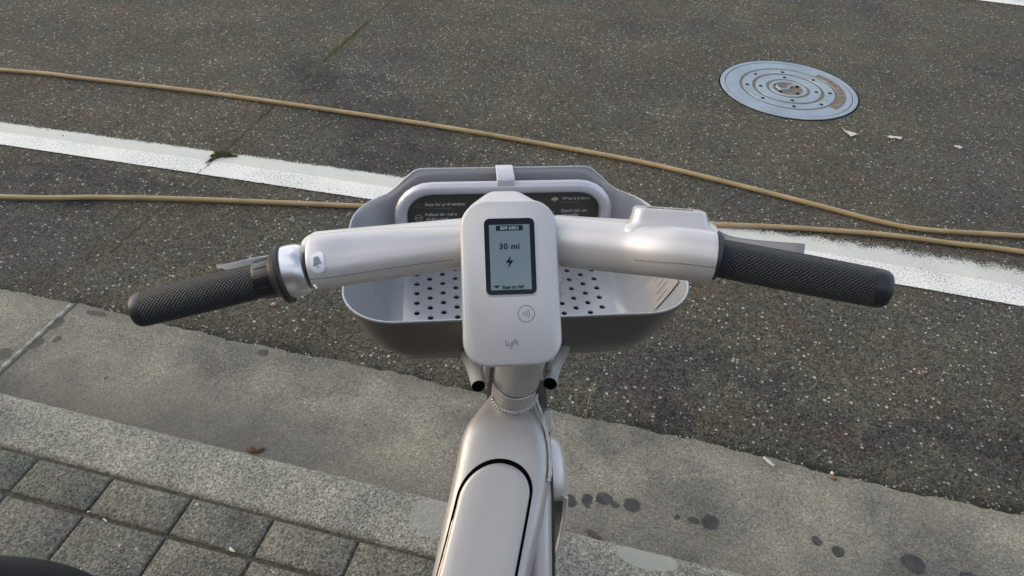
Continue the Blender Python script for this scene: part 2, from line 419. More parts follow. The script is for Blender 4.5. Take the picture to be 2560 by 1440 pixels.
def sweep(name, pts, r, mat, parent=None, seg=20, ref=Vector((0, 0, 1)), rf=None, cap=True, sharp=40, uv=False):
    rings = []; n = len(pts); L = 0; Ls = []
    for i, p in enumerate(pts):
        t = pts[min(i+1, n-1)] - pts[max(i-1, 0)]
        a, b = frame_of(t, ref); rr = r[i] if isinstance(r, (list, tuple)) else r
        if i: L += (p-pts[i-1]).length
        Ls.append(L)
        ring = []
        for j in range(seg):
            th = 2*PI*j/seg; q = rf(i/(n-1), th, rr) if rf else rr
            ring.append(p + (a*math.cos(th)+b*math.sin(th))*q)
        rings.append(ring)
    f = (lambda i, j: (2*PI*min(j, seg)/seg, Ls[i])) if uv else None
    return loft(name, rings, mat, parent, cap, cap, True, sharp, f)
def lathe(name, O, axis, prof, mat, parent=None, seg=48, ref=Vector((0, 0, 1)), cap=True, sharp=35):
    a, b = frame_of(axis, ref); t = axis.normalized()
    rings = [[O + t*h + (a*math.cos(2*PI*j/seg)+b*math.sin(2*PI*j/seg))*r for j in range(seg)] for h, r in prof]
    return loft(name, rings, mat, parent, cap, cap, True, sharp)
def rrect(w, h, r, n=6, cx=0, cy=0):
    out = []
    for sx, sy, a0 in ((1, 1, 0), (-1, 1, 90), (-1, -1, 180), (1, -1, 270)):
        for k in range(n+1):
            a = math.radians(a0+90*k/n)
            out.append((cx+sx*(w/2-r)+r*math.cos(a), cy+sy*(h/2-r)+r*math.sin(a)))
    return out
class Fr:                                                      # a local frame
    def __init__(s, O, X, Y, Z=None):
        s.O, s.X = O, X.normalized(); s.Y = Y.normalized(); s.Z = Z.normalized() if Z else s.X.cross(s.Y).normalized()
    def p(s, x, y, z=0): return s.O + s.X*x + s.Y*y + s.Z*z
    def mat(s, x=0, y=0, z=0):
        m = Matrix((s.X, s.Y, s.Z)).transposed().to_4x4(); m.translation = s.p(x, y, z); return m
def prism(name, fr, outline, z0, z1, mat, parent=None, bevel=0, sharp=40):
    r0 = [fr.p(x, y, z0) for x, y in outline]; r1 = [fr.p(x, y, z1) for x, y in outline]
    o = loft(name, [r0, r1], mat, parent, sharp=sharp)
    if bevel: mod_bevel(o, bevel)
    return o
def flat2d(name, fr, outlines, z, mat, parent=None, ext=0.0):
    "filled outlines (inner loops become holes) in a frame"
    cu = bpy.data.curves.new(name, 'CURVE'); cu.dimensions = '2D'; cu.fill_mode = 'BOTH'; cu.extrude = ext
    for ol in outlines:
        s = cu.splines.new('POLY'); s.points.add(len(ol)-1); s.use_cyclic_u = True
        for i, (x, y) in enumerate(ol): s.points[i].co = (x, y, 0, 1)
    t = bpy.data.objects.new('tmp', cu); COL.objects.link(t)
    me = bpy.data.meshes.new_from_object(t.evaluated_get(bpy.context.evaluated_depsgraph_get()))
    bpy.data.objects.remove(t); me.transform(fr.mat(0, 0, z)); me.name = name; me.materials.clear()
    return link(name, me, mat, parent, smooth=False)
def text(name, fr, s, x, y, z, size, mat, parent=None, align='LEFT', bold=0.0, space=1.0, sx=1.0):
    cu = bpy.data.curves.new(name, 'FONT'); cu.body = s; cu.size = size; cu.align_x = align; cu.offset = bold; cu.space_character = space
    t = bpy.data.objects.new('tmp', cu); COL.objects.link(t)
    bpy.context.view_layer.update()
    me = bpy.data.meshes.new_from_object(t.evaluated_get(bpy.context.evaluated_depsgraph_get()))
    bpy.data.objects.remove(t); me.transform(fr.mat(x, y, z) @ Matrix.Diagonal((sx, 1, 1, 1))); me.name = name; me.materials.clear()
    return link(name, me, mat, parent, smooth=False)
def thing(name, loc, label, cat, group=None):
    o = bpy.data.objects.new(name, None); COL.objects.link(o); o.location = loc
    o['label'] = label; o['category'] = cat
    if group: o['group'] = group
    return o
def tag(o, label, cat, group=None):
    o['label'] = label; o['category'] = cat
    if group: o['group'] = group
    return o

# ------------------------------------------------------------------ road frame (u along the kerb, v across)
TH = -0.215044
RU = Vector((math.cos(TH), math.sin(TH), 0)); RV = Vector((-math.sin(TH), math.cos(TH), 0))
def rw(u, v, z=0): return RU*u + RV*v + Vector((0, 0, z))
def road_obj(name, vs, fs, mat, kind='structure', smooth=False, uv=None):
    o = mesh(name, vs, fs, mat, smooth=smooth, uv=uv); o.rotation_euler = (0, 0, TH)
    if kind: o['kind'] = kind
    return o
def boxvf(x0, x1, y0, y1, z0, z1):
    v = [(x0,y0,z0),(x1,y0,z0),(x1,y1,z0),(x0,y1,z0),(x0,y0,z1),(x1,y0,z1),(x1,y1,z1),(x0,y1,z1)]
    return v, [(0,3,2,1),(4,5,6,7),(0,1,5,4),(1,2,6,5),(2,3,7,6),(3,0,4,7)]

# asphalt: one sheet to the horizon
road_obj('road', [(-200, -200, -.004), (200, -200, -.004), (200, 200, -.004), (-200, 200, -.004)], [(0, 1, 2, 3)], mat_asphalt())
# gutter pan with a slightly ragged road edge
random.seed(3)
us = [-14 + .012*i for i in range(int(28/.012)+1)]
vs, fs = [], []
def jit(u): return .005*math.sin(u*7.1)+.003*math.sin(u*31+1)+.0018*math.sin(u*97)+random.uniform(-.0022, .0022)
n = len(us)
vs = [(u, .92, 0) for u in us] + [(u, 1.352-.018*sstep(-.6, 1.2, u)+jit(u), 0) for u in us] + [(u, 1.352-.018*sstep(-.6, 1.2, u)+jit(u)+.004, -.006) for u in us]
for k in range(2):
    for i in range(n-1): fs.append((k*n+i, k*n+i+1, (k+1)*n+i+1, (k+1)*n+i))
road_obj('gutter', vs, fs, mat_gutter())
# raised mortar ridge at the gutter joint
rv, rf_ = [], []
for i in range(60):
    v = 1.0+.35*i/59; wv = .0045+.002*math.sin(i*.9)+random.uniform(-.001, .001); z = .0035+random.uniform(-.0006, .0006)
    rv += [(-1.632-wv, v, .0005), (-1.632, v, z), (-1.632+wv, v, .0005)]
    if i: b = 3*i; rf_ += [(b-3, b-2, b+1, b), (b-2, b-1, b+2, b+1)]
ridge = road_obj('gutter_joint_mortar', rv, rf_, mat_simple('joint_mortar', (.36, .35, .30), .9, bump=(300, .001, .8), var=.2, scale=90))
# kerb: long bevelled stones
def kerb():
    vs, fs = [], []
    prof = [(.790, -.15), (.790, .112), (.797, .119), (.805, .12), (.905, .12), (.918, .117), (.927, .108), (.934, -.02)]
    for i in range(1401):
        u = -14+.02*i
        for k, (y, z) in enumerate(prof):
            j = random.uniform(-.0016, .0016) if k in (4, 5, 6) else (random.uniform(-.0012, .0012) if k in (1, 2) else 0)
            vs.append((u, y+j, z+(random.uniform(-.0008, .0008) if 0 < k < 7 else 0)))
        if i:
            a = (i-1)*8; b = i*8
            for k in range(7): fs.append((a+k, b+k, b+k+1, a+k+1))
    return road_obj('kerb', vs, fs, mat_kerb(), smooth=True)
kerb()
# pavement: bed and stones
road_obj('pavement_bed', [(-14, -8, .1145), (14, -8, .1145), (14, .79, .1145), (-14, .79, .1145)], [(0, 1, 2, 3)], mat_joint())
def pavers():
    bm = bmesh.new(); g = .0032
    v1s = [.786, .690] + [.688-.19*k for k in range(1, 16)]
    rows = [(.690, .784)] + [(.690-.19*(k+1)+.001, .690-.19*k-.0035) for k in range(0, 16)]
    for ri, (v0, v1) in enumerate(rows):
        for c in range(-22, 23):
            u0 = -.846+.19*c; u1 = u0+.19
            a, b, c_, d = u0+g*random.uniform(.5, 1.2), u1-g*random.uniform(.5, 1.2), v0+g*random.uniform(.4, 1.3), v1-g*random.uniform(.4, 1.3)
            zt = .12+random.uniform(-.0012, .0012); ch = .0035
            def P(x, y, z): return bm.verts.new((x+random.uniform(-.0006, .0006), y+random.uniform(-.0006, .0006), z))
            N_ = 8
            def ring(ins, z):
                r = []
                for (x0, y0, x1, y1) in ((a+ins, c_+ins, b-ins, c_+ins), (b-ins, c_+ins, b-ins, d-ins), (b-ins, d-ins, a+ins, d-ins), (a+ins, d-ins, a+ins, c_+ins)):
                    for k in range(N_): r.append(P(lerp(x0, x1, k/N_), lerp(y0, y1, k/N_), z))
                return r
            rs = [ring(0, .10), ring(0, zt-ch), ring(ch*.45, zt-ch*.35), ring(ch*1.3, zt)]
            for q in range(3):
                for j in range(4*N_):
                    k = (j+1) % (4*N_); bm.faces.new((rs[q][j], rs[q][k], rs[q+1][k], rs[q+1][j]))
            bm.faces.new(rs[3])
    me = bpy.data.meshes.new('pavement'); bm.to_mesh(me); bm.free()
    o = link('pavement', me, mat_paver(), smooth=True); o.rotation_euler = (0, 0, TH); o['kind'] = 'structure'
    autosmooth(o, 50)
pavers()
# unseen brick wall with openings, added behind the rider to shade everything facing back
def shade_wall():
    N = NT('brown_brick'); co = N.co()
    br = N.n('TexBrick'); N.l(co, br.inputs['Vector']); br.inputs['Scale'].default_value = 4
    br.inputs['Color1'].default_value = (.17, .11, .085, 1); br.inputs['Color2'].default_value = (.13, .09, .07, 1); br.inputs['Mortar'].default_value = (.15, .14, .12, 1)
    m = N.fin(br.outputs['Color'], .85)
    vs, fs = [], []
    def add(*a):
        v, f = boxvf(*a); k = len(vs); vs.extend(v); fs.extend([tuple(i+k for i in q) for q in f])
    add(-16, 16, -6.4, -5.0, .1, .9); add(-16, 16, -6.4, -5.0, 3.4, 4.6)
    for i in range(13):
        add(-16+2.6*i, -15.2+2.6*i, -6.4, -5.005, .9, 3.4)
    add(-16, 16, -6.6, -5.6, .9, 4.5)
    o = road_obj('added_shade_wall', vs, fs, m); return o
shade_wall()
# painted lines
def line(name, pts, soft):
    vs, fs, uv = [], [], []
    for i, (u, a, b) in enumerate(pts):
        vs += [(u, a, 0), (u, b, 0)]; uv += [(0, 0), (0, 1)]
        if i: k = 2*i; fs.append((k-2, k, k+1, k-1))
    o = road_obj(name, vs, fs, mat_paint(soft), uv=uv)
    return o
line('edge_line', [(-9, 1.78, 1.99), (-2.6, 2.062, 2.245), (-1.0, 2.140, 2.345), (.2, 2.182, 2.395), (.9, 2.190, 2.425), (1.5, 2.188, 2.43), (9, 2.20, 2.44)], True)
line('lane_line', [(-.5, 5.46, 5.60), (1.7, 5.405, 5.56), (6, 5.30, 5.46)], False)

# ------------------------------------------------------------------ hoses
def hose(pts, label, r):
    P = catmull([rw(u, v, r-.002) for u, v in pts], 14)
    for i, p in enumerate(P): p.z += .0010*math.sin(i*.21)+.0010
    o = sweep('hose', P, r, HOSE, seg=16); tag(o, label, 'hose', 'tan hoses lying across the street'); return o
hose([(-6.5, 1.9), (-4.6, 2.35), (-2.984, 2.616), (-2.605, 2.659), (-2.077, 2.704), (-1.58, 2.723), (-1.102, 2.737), (-.802, 2.734), (-.545, 2.731), (-.098, 2.708), (.294, 2.652), (.587, 2.595), (.795, 2.556), (.973, 2.553), (1.295, 2.618), (2.2, 2.8), (4, 2.9)],
     'tan hose lying farther out on the asphalt, between the basket and the manhole cover', .0095)
hose([(-6, .9+1.55), (-4, 1.62), (-3, 1.60), (-2.231, 1.757), (-1.908, 1.858), (-1.545, 1.955), (-1.023, 2.082), (-.605, 2.17), (-.188, 2.262), (.23, 2.355), (.508, 2.422), (.785, 2.468), (1.029, 2.49), (1.268, 2.508), (2, 2.5), (4, 2.4)],
     'tan hose nearer the kerb, running under the basket and crossing the white line', .0095)

# ------------------------------------------------------------------ manhole
def manhole():
    c = Vector((1.27034, 3.45509, -.0035)); t = thing('manhole_cover', c, 'round grey-blue iron manhole cover with concentric grooves and an S at its centre', 'manhole cover')
    R = .3198; fr = Fr(c, RU, RV)
    def lt(name, prof, mat): return lathe(name, c, Vector((0, 0, 1)), [(h, r*R) for r, h in prof], mat, t, 96, ref=RV, cap=False, sharp=25)
    lt('frame_ring', [(1.0, -.012), (1.0, .003), (.992, .0045), (.938, .0045), (.932, .003), (.930, -.01)], LID)
    flat2d('seat_gap', fr, [[(R*q_*math.cos(2*PI*k/90), R*q_*math.sin(2*PI*k/90)) for k in range(90)] for q_ in (1.022, .985)], .0004, VOID, t)
    def disc(prof, name='lid'):
        o = lt(name, prof, LID); return o
    g = .0035
    prof = [(.922, -.01), (.922, .002), (.916, .0035)]
    for ro, ri in ((.713, .677), (.525, .480), (.320, .280), (.222, .2219)):
        prof += [(ro+.004, .0035), (ro, .0035-g), (ri, .0035-g), (ri-.004, .0035)]
    prof = prof[:-2] + [(.216, -.0005), (.0001, -.0005)]
    lid = disc(prof)
    # groove fillings of rusty grit
    def band(r0, r1, a0, a1, z, n=90):
        A = [math.radians(lerp(a0, a1, k/n)) for k in range(n+1)]
        return [(R*r1*math.cos(a), R*r1*math.sin(a)) for a in A] + [(R*r0*math.cos(a), R*r0*math.sin(a)) for a in reversed(A)]
    full = lambda r: [(R*r*math.cos(2*PI*k/90), R*r*math.sin(2*PI*k/90)) for k in range(90)]
    flat2d('groove_grit', fr, [full(.7125), full(.6775)], .0012, RUST, lid)
    flat2d('groove_grit', fr, [full(.5245), full(.4805)], .0012, RUST, lid)
    flat2d('groove_grit', fr, [full(.3195), full(.2805)], .0012, RUST, lid)
    flat2d('groove_grit', fr, [full(.217)], .0004, RUST, lid)
    flat2d('groove_grit', fr, [full(.9295), full(.9225)], .0006, VOID, lid)
    flat2d('groove_grit', fr, [band(.713, .832, -38, 55, 0)], .0042, RUST, lid)
    # worn raised lettering marks on the rusty band (illegible)
    for a in [-30, -21, -13, -2, 7, 17, 26, 37, 45]:
        flat2d('worn_letter', fr, [band(.735, .81, a, a+random.uniform(1.3, 3.2), 0, 4)], .0050, mat_simple('worn_letter_iron', (.24, .19, .16), .8, .2), lid)
    hole = []
    for r, a in [(.604,142.6),(.585,96.9),(.585,48.6),(.605,2.5),(.612,-42),(.61,-84),(.602,-128.3),(.605,-173.9),(.39,96.6),(.405,-173),(.41,-83.3),(.406,.3),(.178,156.8),(.2,-124.9),(.2,-47.4),(.178,43.3)]:
        x, y = r*R*math.cos(math.radians(a)), r*R*math.sin(math.radians(a))
        h_ = lathe('vent_hole', fr.p(x, y, .0), Vector((0, 0, 1)), [(-.001, .0088), (.0043, .0088)], VOID, lid, 16)
    # S
    pts = [(.150, 42), (.118, 62), (.085, 75), (.045, 80), (.012, 60), (.035, -110), (.085, -128), (.13, -150), (.165, 178), (.168, 160)]
    P = [fr.p(R*r*math.cos(math.radians(a))*1.0, R*r*math.sin(math.radians(a)), .0028) for r, a in pts]
    P = catmull(P, 6)
    s_ = sweep('letter_s', P, .0065, LID, lid, 8, rf=lambda s, th, r: r*(1 if abs(math.cos(th)) > .5 else .75))
manhole()

# ------------------------------------------------------------------ litter and moss
def pebble(loc, r, mat, label, cat='pebble', name='pebble', sq=(1, .8, .55), group=None, rot=0):
    bm = bmesh.new(); bmesh.ops.create_icosphere(bm, subdivisions=2, radius=1)
    for v in bm.verts:
        n = 1+.22*math.sin(v.co.x*3.1+loc.x*40)+.18*math.sin(v.co.y*4.3+loc.y*60+v.co.z*2)
        v.co = Vector((v.co.x*sq[0], v.co.y*sq[1], v.co.z*sq[2]))*n*r
    me = bpy.data.meshes.new(name); bm.to_mesh(me); bm.free()
    o = link(name, me, mat); o.location = loc; o.rotation_euler = (0, 0, rot); tag(o, label, cat, group); return o
pebble(rw(-1.063, 1.518, .003), .0085, STONE2, 'pinkish pebble on the asphalt under the left grip ring')
pebble(rw(.545, 1.334, .006), .0060, STONE, 'white pebble touching a rusty one at the gutter edge')
pebble(rw(.550, 1.321, .005), .0070, mat_simple('rusty_pebble', (.20, .07, .03), .4), 'rust red pebble at the gutter edge')
pebble(rw(-.032+.004, 1.096, .002)+Vector((.016,0,.0)), .0025, STONE, 'tiny white chip between two oil drops on the gutter')
def scrap(pts, z, label, name='paper_scrap', mat=PAPER, cat='litter', th=.0012):
    fr = Fr(Vector((0, 0, z)), RU, RV)
    o = prism(name, fr, pts, 0, th, mat, None, 0); tag(o, label, cat)
    me = o.data
    for v in me.vertices: v.co.z += .002*math.sin(v.co.x*180)+.002
    return o
def off(u, v, L): return [(u+a, v+b) for a, b in L]
scrap(off(.755, 3.255, [(-.035, .045), (-.02, .02), (.0, .01), (.022, .012), (.03, 0), (.018, -.012), (0, -.03), (-.008, -.008), (-.025, .012)]), .001, 'small torn white scrap on the asphalt just below the manhole cover')
scrap(off(.939, 3.277, [(-.028, .004), (-.015, .012), (.01, .014), (.026, .012), (.032, .002), (.024, -.010), (.004, -.006), (-.012, -.012), (-.024, -.008)]), .001, 'oblong white scrap on the asphalt, middle one of the three scraps below the manhole cover')
scrap(off(1.198, 3.275, [(-.018, .002), (-.006, .012), (.008, .012), (.018, .002), (.006, -.012), (-.008, -.010)]), .001, 'small pale scrap on the asphalt near the right edge above the hoses')
butt = sweep('cigarette_butt', [rw(.379, 1.338, .005), rw(.392, 1.327, .005), rw(.405, 1.318, .005)], [.0038, .0042, .0038], PAPER, seg=12)
tag(butt, 'white cigarette butt lying at the gutter edge right of the bicycle', 'cigarette butt')
scrap(off(-.848, 1.010, [(-.022, -.002), (-.010, .008), (.006, .002), (.014, .016), (.022, .012), (.014, -.004), (-.006, -.010)]), .002, 'curled dark brown leaf on the gutter beside the kerb', 'dry_leaf', LEAFB, 'leaf')
scrap(off(-.0, 1.005, [(-.018, .006), (-.004, .010), (.008, .000), (.020, -.004), (.016, -.012), (.0, -.008)]), .002, 'crumpled reddish leaf beside the kerb right of the front wheel', 'dry_leaf', mat_simple('reddish_leaf', (.085, .055, .04), .8, var=.3, scale=90), 'leaf')
gb = sweep('grass_blade', catmull([rw(-.077, 1.338, .0), rw(-.078, 1.36, .03), rw(-.076, 1.385, .055), rw(-.070, 1.40, .075)], 6), [.0012]*18+[.0005], STRAW, seg=6)
tag(gb, 'thin dry grass blade standing at the gutter edge right of the stem', 'grass blade')
for (u, v, z, L, a, lab) in [(-1.03, .693, .121, .008, .4, 'white grain in the paver joint near the neighbouring wheel'), (-.985, .684, .121, .011, -.6, 'white sliver in the paver joint next to the round grain'),
                             (-1.255, .690, .121, .012, .1, 'white chip at the left picture edge on a paver'), (-.70, .693, .121, .016, -.5, 'pale twig piece in the paver joint left of the frame'),
                             (-.92, .640, .122, .009, 1.2, 'white sliver in the joint above the neighbouring tyre')]:
    o = pebble(rw(u, v, z+.002), L/2, STONE, lab, 'debris', 'debris_chip', (1, .35, .3), rot=a)
# moss clump: many leaf-sized blades
def moss_clump(u, v, ru, rv, n, label):
    vs, fs = [], []
    for i in range(n):
        a = random.uniform(0, 2*PI); r = math.sqrt(random.random())*(.72+.28*math.sin(3*a+1)+.15*math.sin(7*a)); x = u+ru*r*math.cos(a)+.3*rv*r*math.sin(a); y = v+rv*r*math.sin(a)
        h = .010*(1-r*.6)*random.uniform(.6, 1.3); q = random.uniform(0, 2*PI); d = Vector((math.cos(q), math.sin(q), 0))*.0022
        tip = Vector((random.uniform(-.005, .005), random.uniform(-.005, .005), h)); b = rw(x, y, 0)
        k = len(vs); vs += [b-d, b+d, b+tip+d*.3, b+tip-d*.3]; fs.append((k, k+1, k+2, k+3))
    o = mesh('moss_clump', vs, fs, MOSS, smooth=False); tag(o, label, 'moss'); return o
moss_clump(-1.672, 2.262, .052, .036, 2600, 'clump of olive moss growing in the crack at the white line')
moss_clump(-1.688, 2.215, .006, .03, 160, 'thin trail of moss in the crack across the white line')
def moss_strip():
    vs, fs = [], []
    for (v0, v1, n) in ((3.2, 3.75, 420), (2.95, 3.05, 60), (2.60, 2.68, 60), (4.0, 4.2, 80)):
        for i in range(n):
            v = random.uniform(v0, v1); b = rw(-1.688+random.gauss(0, .005), v, 0); q = random.uniform(0, PI); d = Vector((math.cos(q), math.sin(q), 0))*.0028
            k = len(vs); vs += [b-d, b+d, b+d*.4+Vector((0, 0, random.uniform(.002, .006))), b-d*.4+Vector((0, 0, .004))]; fs.append((k, k+1, k+2, k+3))
    o = mesh('crack_moss', vs, fs, MOSS, smooth=False); o['kind'] = 'stuff'
moss_strip()
# loose grit on the asphalt and in the gutter edge
def grit():
    bm = bmesh.new(); bmesh.ops.create_icosphere(bm, subdivisions=1, radius=1); bv = [v.co.copy() for v in bm.verts]; bf = [[v.index for v in f.verts] for f in bm.faces]; bm.free()
    vs, fs = [], []
    def add(p, r):
        k = len(vs); s = [random.uniform(.6, 1.3) for _ in range(3)]; a = random.uniform(0, PI)
        for c in bv:
            x, y = c.x*s[0], c.y*s[1]
            vs.append(p+Vector((x*math.cos(a)-y*math.sin(a), x*math.sin(a)+y*math.cos(a), c.z*s[2]*.55))*r*random.uniform(.8, 1.15))
        fs.extend([tuple(i+k for i in f) for f in bf])
    for i in range(1500):
        u = random.uniform(-2.6, 2.3); v = random.uniform(1.37, 4.3); add(rw(u, v, .0), random.choice([.0015, .002, .0025, .003, .0042]))
    for i in range(700):
        u = random.uniform(-2, 1.7); v = 1.335+abs(random.gauss(0, .02)); add(rw(u, v, .0), random.choice([.001, .0012, .0015, .0025]))
    for i in range(260):
        u = random.uniform(-2, 1.0); v = random.uniform(.0, 1.3); add(rw(u, v, .12 if v < .93 else .001), random.choice([.0007, .001, .0015]))
    o = mesh('loose_grit', vs, fs, mat_simple('grit_stone', (.30, .285, .245), .8, var=.5, scale=40), smooth=False); o['kind'] = 'stuff'
grit()

# ================================================================== the electric bicycle
PSI = math.radians(7.5)
FWD = Vector((-math.sin(PSI), math.cos(PSI), 0)); LAT = Vector((math.cos(PSI), math.sin(PSI), 0)); UP = Vector((0, 0, 1))
AX = (UP*.94 - FWD*.342).normalized()                            # steering axis, pointing up
GC = at(1291, 940, .90)                                         # headset gap on the axis
HUBF = GC - AX*.4425 + FWD*.045 + LAT*.034; HUBF.z = .45
BIKE = thing('electric_bicycle', (HUBF.x, HUBF.y, .12), 'pale silver electric share bicycle seen from the saddle, with basket, screen and black grips', 'bicycle')
B = BIKE
# ---- head unit
O = at(1278, 706, .68); bt = math.radians(47)
PL = Fr(O, LAT, FWD*math.cos(bt)+UP*math.sin(bt))
PLN = PL.Z
def ring(w, h, r, z, cy=0, taper=0.0, n=8):
    return [PL.p(x*(1+taper*(-y/h)), y, z) for x, y in rrect(w, h, r, n, 0, cy)]
unit = loft('display_unit', [ring(.030, .05, .010, -.060, .052), ring(.034, .060, .012, -.048, .056), ring(.052, .11, .018, -.036, .034), ring(.078, .146, .022, -.028, .008),
        ring(.0868, .150, .0235, -.021, .001, .02), ring(.0882, .1505, .0238, -.010, .0, .03), ring(.0876, .1490, .0232, -.0035, 0, .03), ring(.0860, .1470, .0225, -.0010, 0, .03), ring(.0838, .1445, .0215, 0, 0, .03)],
        SHELL, B, sharp=60)
def rr(x0, x1, y0, y1, r=.003, n=5): return rrect(x1-x0, y1-y0, r, n, (x0+x1)/2, (y0+y1)/2)
# raised lip round the window, bezel, lcd
lipo = rr(-.0243, .0243, -.0125, .0592, .0060); lipi = rr(-.0228, .0228, -.0110, .0577, .0050)
lr = [[PL.p(x, y, z) for x, y in ol] for ol, z in ((lipo, .0), (lipo, .0004), (lipi, .0010), (lipi, .0002))]
loft('window_lip', lr, SHELL, unit, False, False, sharp=60)
scr = prism('screen_bezel', PL, lipi, -.0002, .00035, GLASS, unit)
LT = [(-.0183, .0520), (.0183, .0520), (.0183, -.0066), (-.0183, -.0066)]
lcd = flat2d('screen', PL, [LT], .0006, LCD, unit, ext=.0001)
flat2d('screen_header', PL, [[(-.0120, .0512), (.0122, .0512), (.0122, .0466), (-.0120, .0466)]], .0009, GLASS, lcd)
text('header_number', PL, '809-0855', .0001, .0475, .0012, .0040, SCREENLT, lcd, 'CENTER', .00008, 1.1)
text('range_text', PL, '30 mi', -.0006, .0300, .0011, .0073, SCREENINK, lcd, 'CENTER', .00016, 1.10, 1.04)
flat2d('bolt_icon', PL, [[(.0006, .0240), (-.0045, .0176), (-.0012, .0176), (-.0024, .0130), (.0028, .0197), (-.0004, .0197)]], .0011, SCREENINK, lcd)
flat2d('triangle_icon', PL, [[(-.0160, -.0025), (-.0103, -.0025), (-.01315, -.0052)]], .0011, SCREENINK, lcd)
text('scan_text', PL, 'Scan to ride', -.0082, -.0055, .0011, .0042, SCREENINK, lcd, 'LEFT', .00016, 1.02, .97)
# contactless mark
cx, cy = .0125, -.0285
def circ(r, n=40, x=0, y=0): return [(x+r*math.cos(2*PI*k/n), y+r*math.sin(2*PI*k/n)) for k in range(n)]
flat2d('contactless_ring', PL, [circ(.0077, x=cx, y=cy), circ(.0071, x=cx, y=cy)], .0003, GREYINK, unit)
for k, r in enumerate((.0022, .0042, .0062, .0082)):
    a0, a1 = -29, 29; x0 = cx-.0050-.0005
    A = [math.radians(lerp(a0, a1, i/10)) for i in range(11)]; s = 1
    ol = [(x0+(r+.00028)*math.cos(a)*1, cy+(r+.00028)*math.sin(a)) for a in A] + [(x0+(r-.00028)*math.cos(a), cy+(r-.00028)*math.sin(a)) for a in reversed(A)]
    flat2d('contactless_wave', PL, [ol], .0003, GREYINK, unit)
# grey word logo, drawn as strokes
def stroke(pts, wd):
    L, R_ = [], []
    for i, p in enumerate(pts):
        a = pts[max(i-1, 0)]; b = pts[min(i+1, len(pts)-1)]; dx, dy = b[0]-a[0], b[1]-a[1]; q = math.hypot(dx, dy) or 1
        L.append((p[0]-dy/q*wd, p[1]+dx/q*wd)); R_.append((p[0]+dy/q*wd, p[1]-dx/q*wd))
    return L+R_[::-1]
def arc(cx, cy, r, a0, a1, n=8): return [(cx+r*math.cos(math.radians(lerp(a0, a1, k/n))), cy+r*math.sin(math.radians(lerp(a0, a1, k/n)))) for k in range(n+1)]
lx, ly = -.0011, -.0555; k = .0010
def T(ps): return [(lx+x*k, ly+y*k) for x, y in ps]
LG = [[(-5.6, 4.2), (-5.6, .6)]+arc(-4.4, .4, 1.2, 180, 290, 6),
      [(-3.1, 2.4), (-3.1, .6)]+arc(-1.7, .5, 1.4, 180, 360, 8)+[(-.3, 2.4)],
      [(-.3, 2.4), (-.3, -1.6)]+arc(-1.7, -1.9, 1.4, 0, -130, 8),
      [(1.2, -.9), (1.2, 2.2)]+arc(2.5, 2.4, 1.3, 180, 20, 7),
      [(1.2, 1.0), (4.9, 1.0)] if False else [(1.3, .9), (3.0, .9)],
      [(4.2, 3.2), (4.2, .9)]+arc(5.3, .7, 1.1, 180, 290, 5), [(3.0, 2.2), (5.8, 2.2)]]
for s in LG: flat2d('logo_stroke', PL, [stroke(T(s), .00062)], .0003+.00002*LG.index(s), LOGO, unit)

# ---- handlebar shroud left and right
def lip(a0, amp, wdt):
    def f(s, th, r):
        d = (th-a0+PI) % (2*PI)-PI
        return r*(1+amp(s)*math.exp(-(d/wdt)**2))
    return f
def barpath(pts, n=8): return catmull([at(*p) for p in pts], n)
LB = barpath([(1245, 616, .722), (1165, 618, .722), (1085, 627, .718), (980, 641, .712), (880, 656, .706), (810, 666, .70), (783, 671, .70)])
nL = len(LB); rad = [lerp(.0205, .0208, i/(nL-1)) for i in range(nL)]
left = sweep('handlebar', LB, rad, PAINT, B, 40, ref=CU, rf=lip(-PI/2 if False else PI*.5, lambda s: .44*sstep(.12, .75, s)*(1-.6*sstep(.93, 1, s)), .60), sharp=50)
RB = barpath([(1315, 600, .722), (1400, 603, .718), (1480, 611, .708), (1580, 621, .694), (1680, 631, .672), (1765, 641, .665), (1782, 643, .664)])
nR = len(RB); radR = [lerp(.0243, .0228, i/(nR-1)) for i in range(nR)]
right = sweep('handlebar', RB, radR, PAINT, B, 40, ref=CU, rf=lip(PI*.5, lambda s: 0, .5), sharp=50)
# seam line along the shrouds
def seam(path, rad, ang, parent, s0, s1):
    n = len(path); ps = []
    for i, p in enumerate(path):
        if s0 <= i/(n-1) <= s1:
            t = path[min(i+1, n-1)]-path[max(i-1, 0)]; a, b = frame_of(t, CU)
            ps.append(p+(a*math.cos(ang)+b*math.sin(ang))*(rad[i]+.00002))
    sweep('shroud_seam', ps, .00045, mat_simple('seam_shade', (.16, .16, .16), .6), parent, 6)
seam(LB, rad, math.radians(212), left, .25, 1)
seam(RB, radR, math.radians(-24), right, .55, 1)
def lipslab(name, top, bot, parent, th=.006):
    n = 5; T_ = [at(*p) for p in top]; B_ = [at(*p) for p in bot]; T_ = catmull(T_, n) if False else T_; rings_ = []
    for a, b in zip(T_, B_):
        mid = a.lerp(b, .5)-CW*.0015; rings_.append([a, a.lerp(b, .22)-CW*.0012, mid, b, b+CW*th, a+CW*th*.8])
    o = loft(name, rings_, PAINT, parent, sharp=70); mod_bevel(o, .0018, 3, 40); return o
lipslab('shroud_lip', [(752, 606, .712), (762, 593, .716), (786, 579, .722), (880, 570, .728), (980, 561, .732), (1070, 553, .738), (1160, 545, .744)],
        [(756, 632, .697), (766, 632, .697), (790, 628, .697), (880, 616, .701), (980, 602, .708), (1070, 588, .716), (1160, 576, .722)], left)
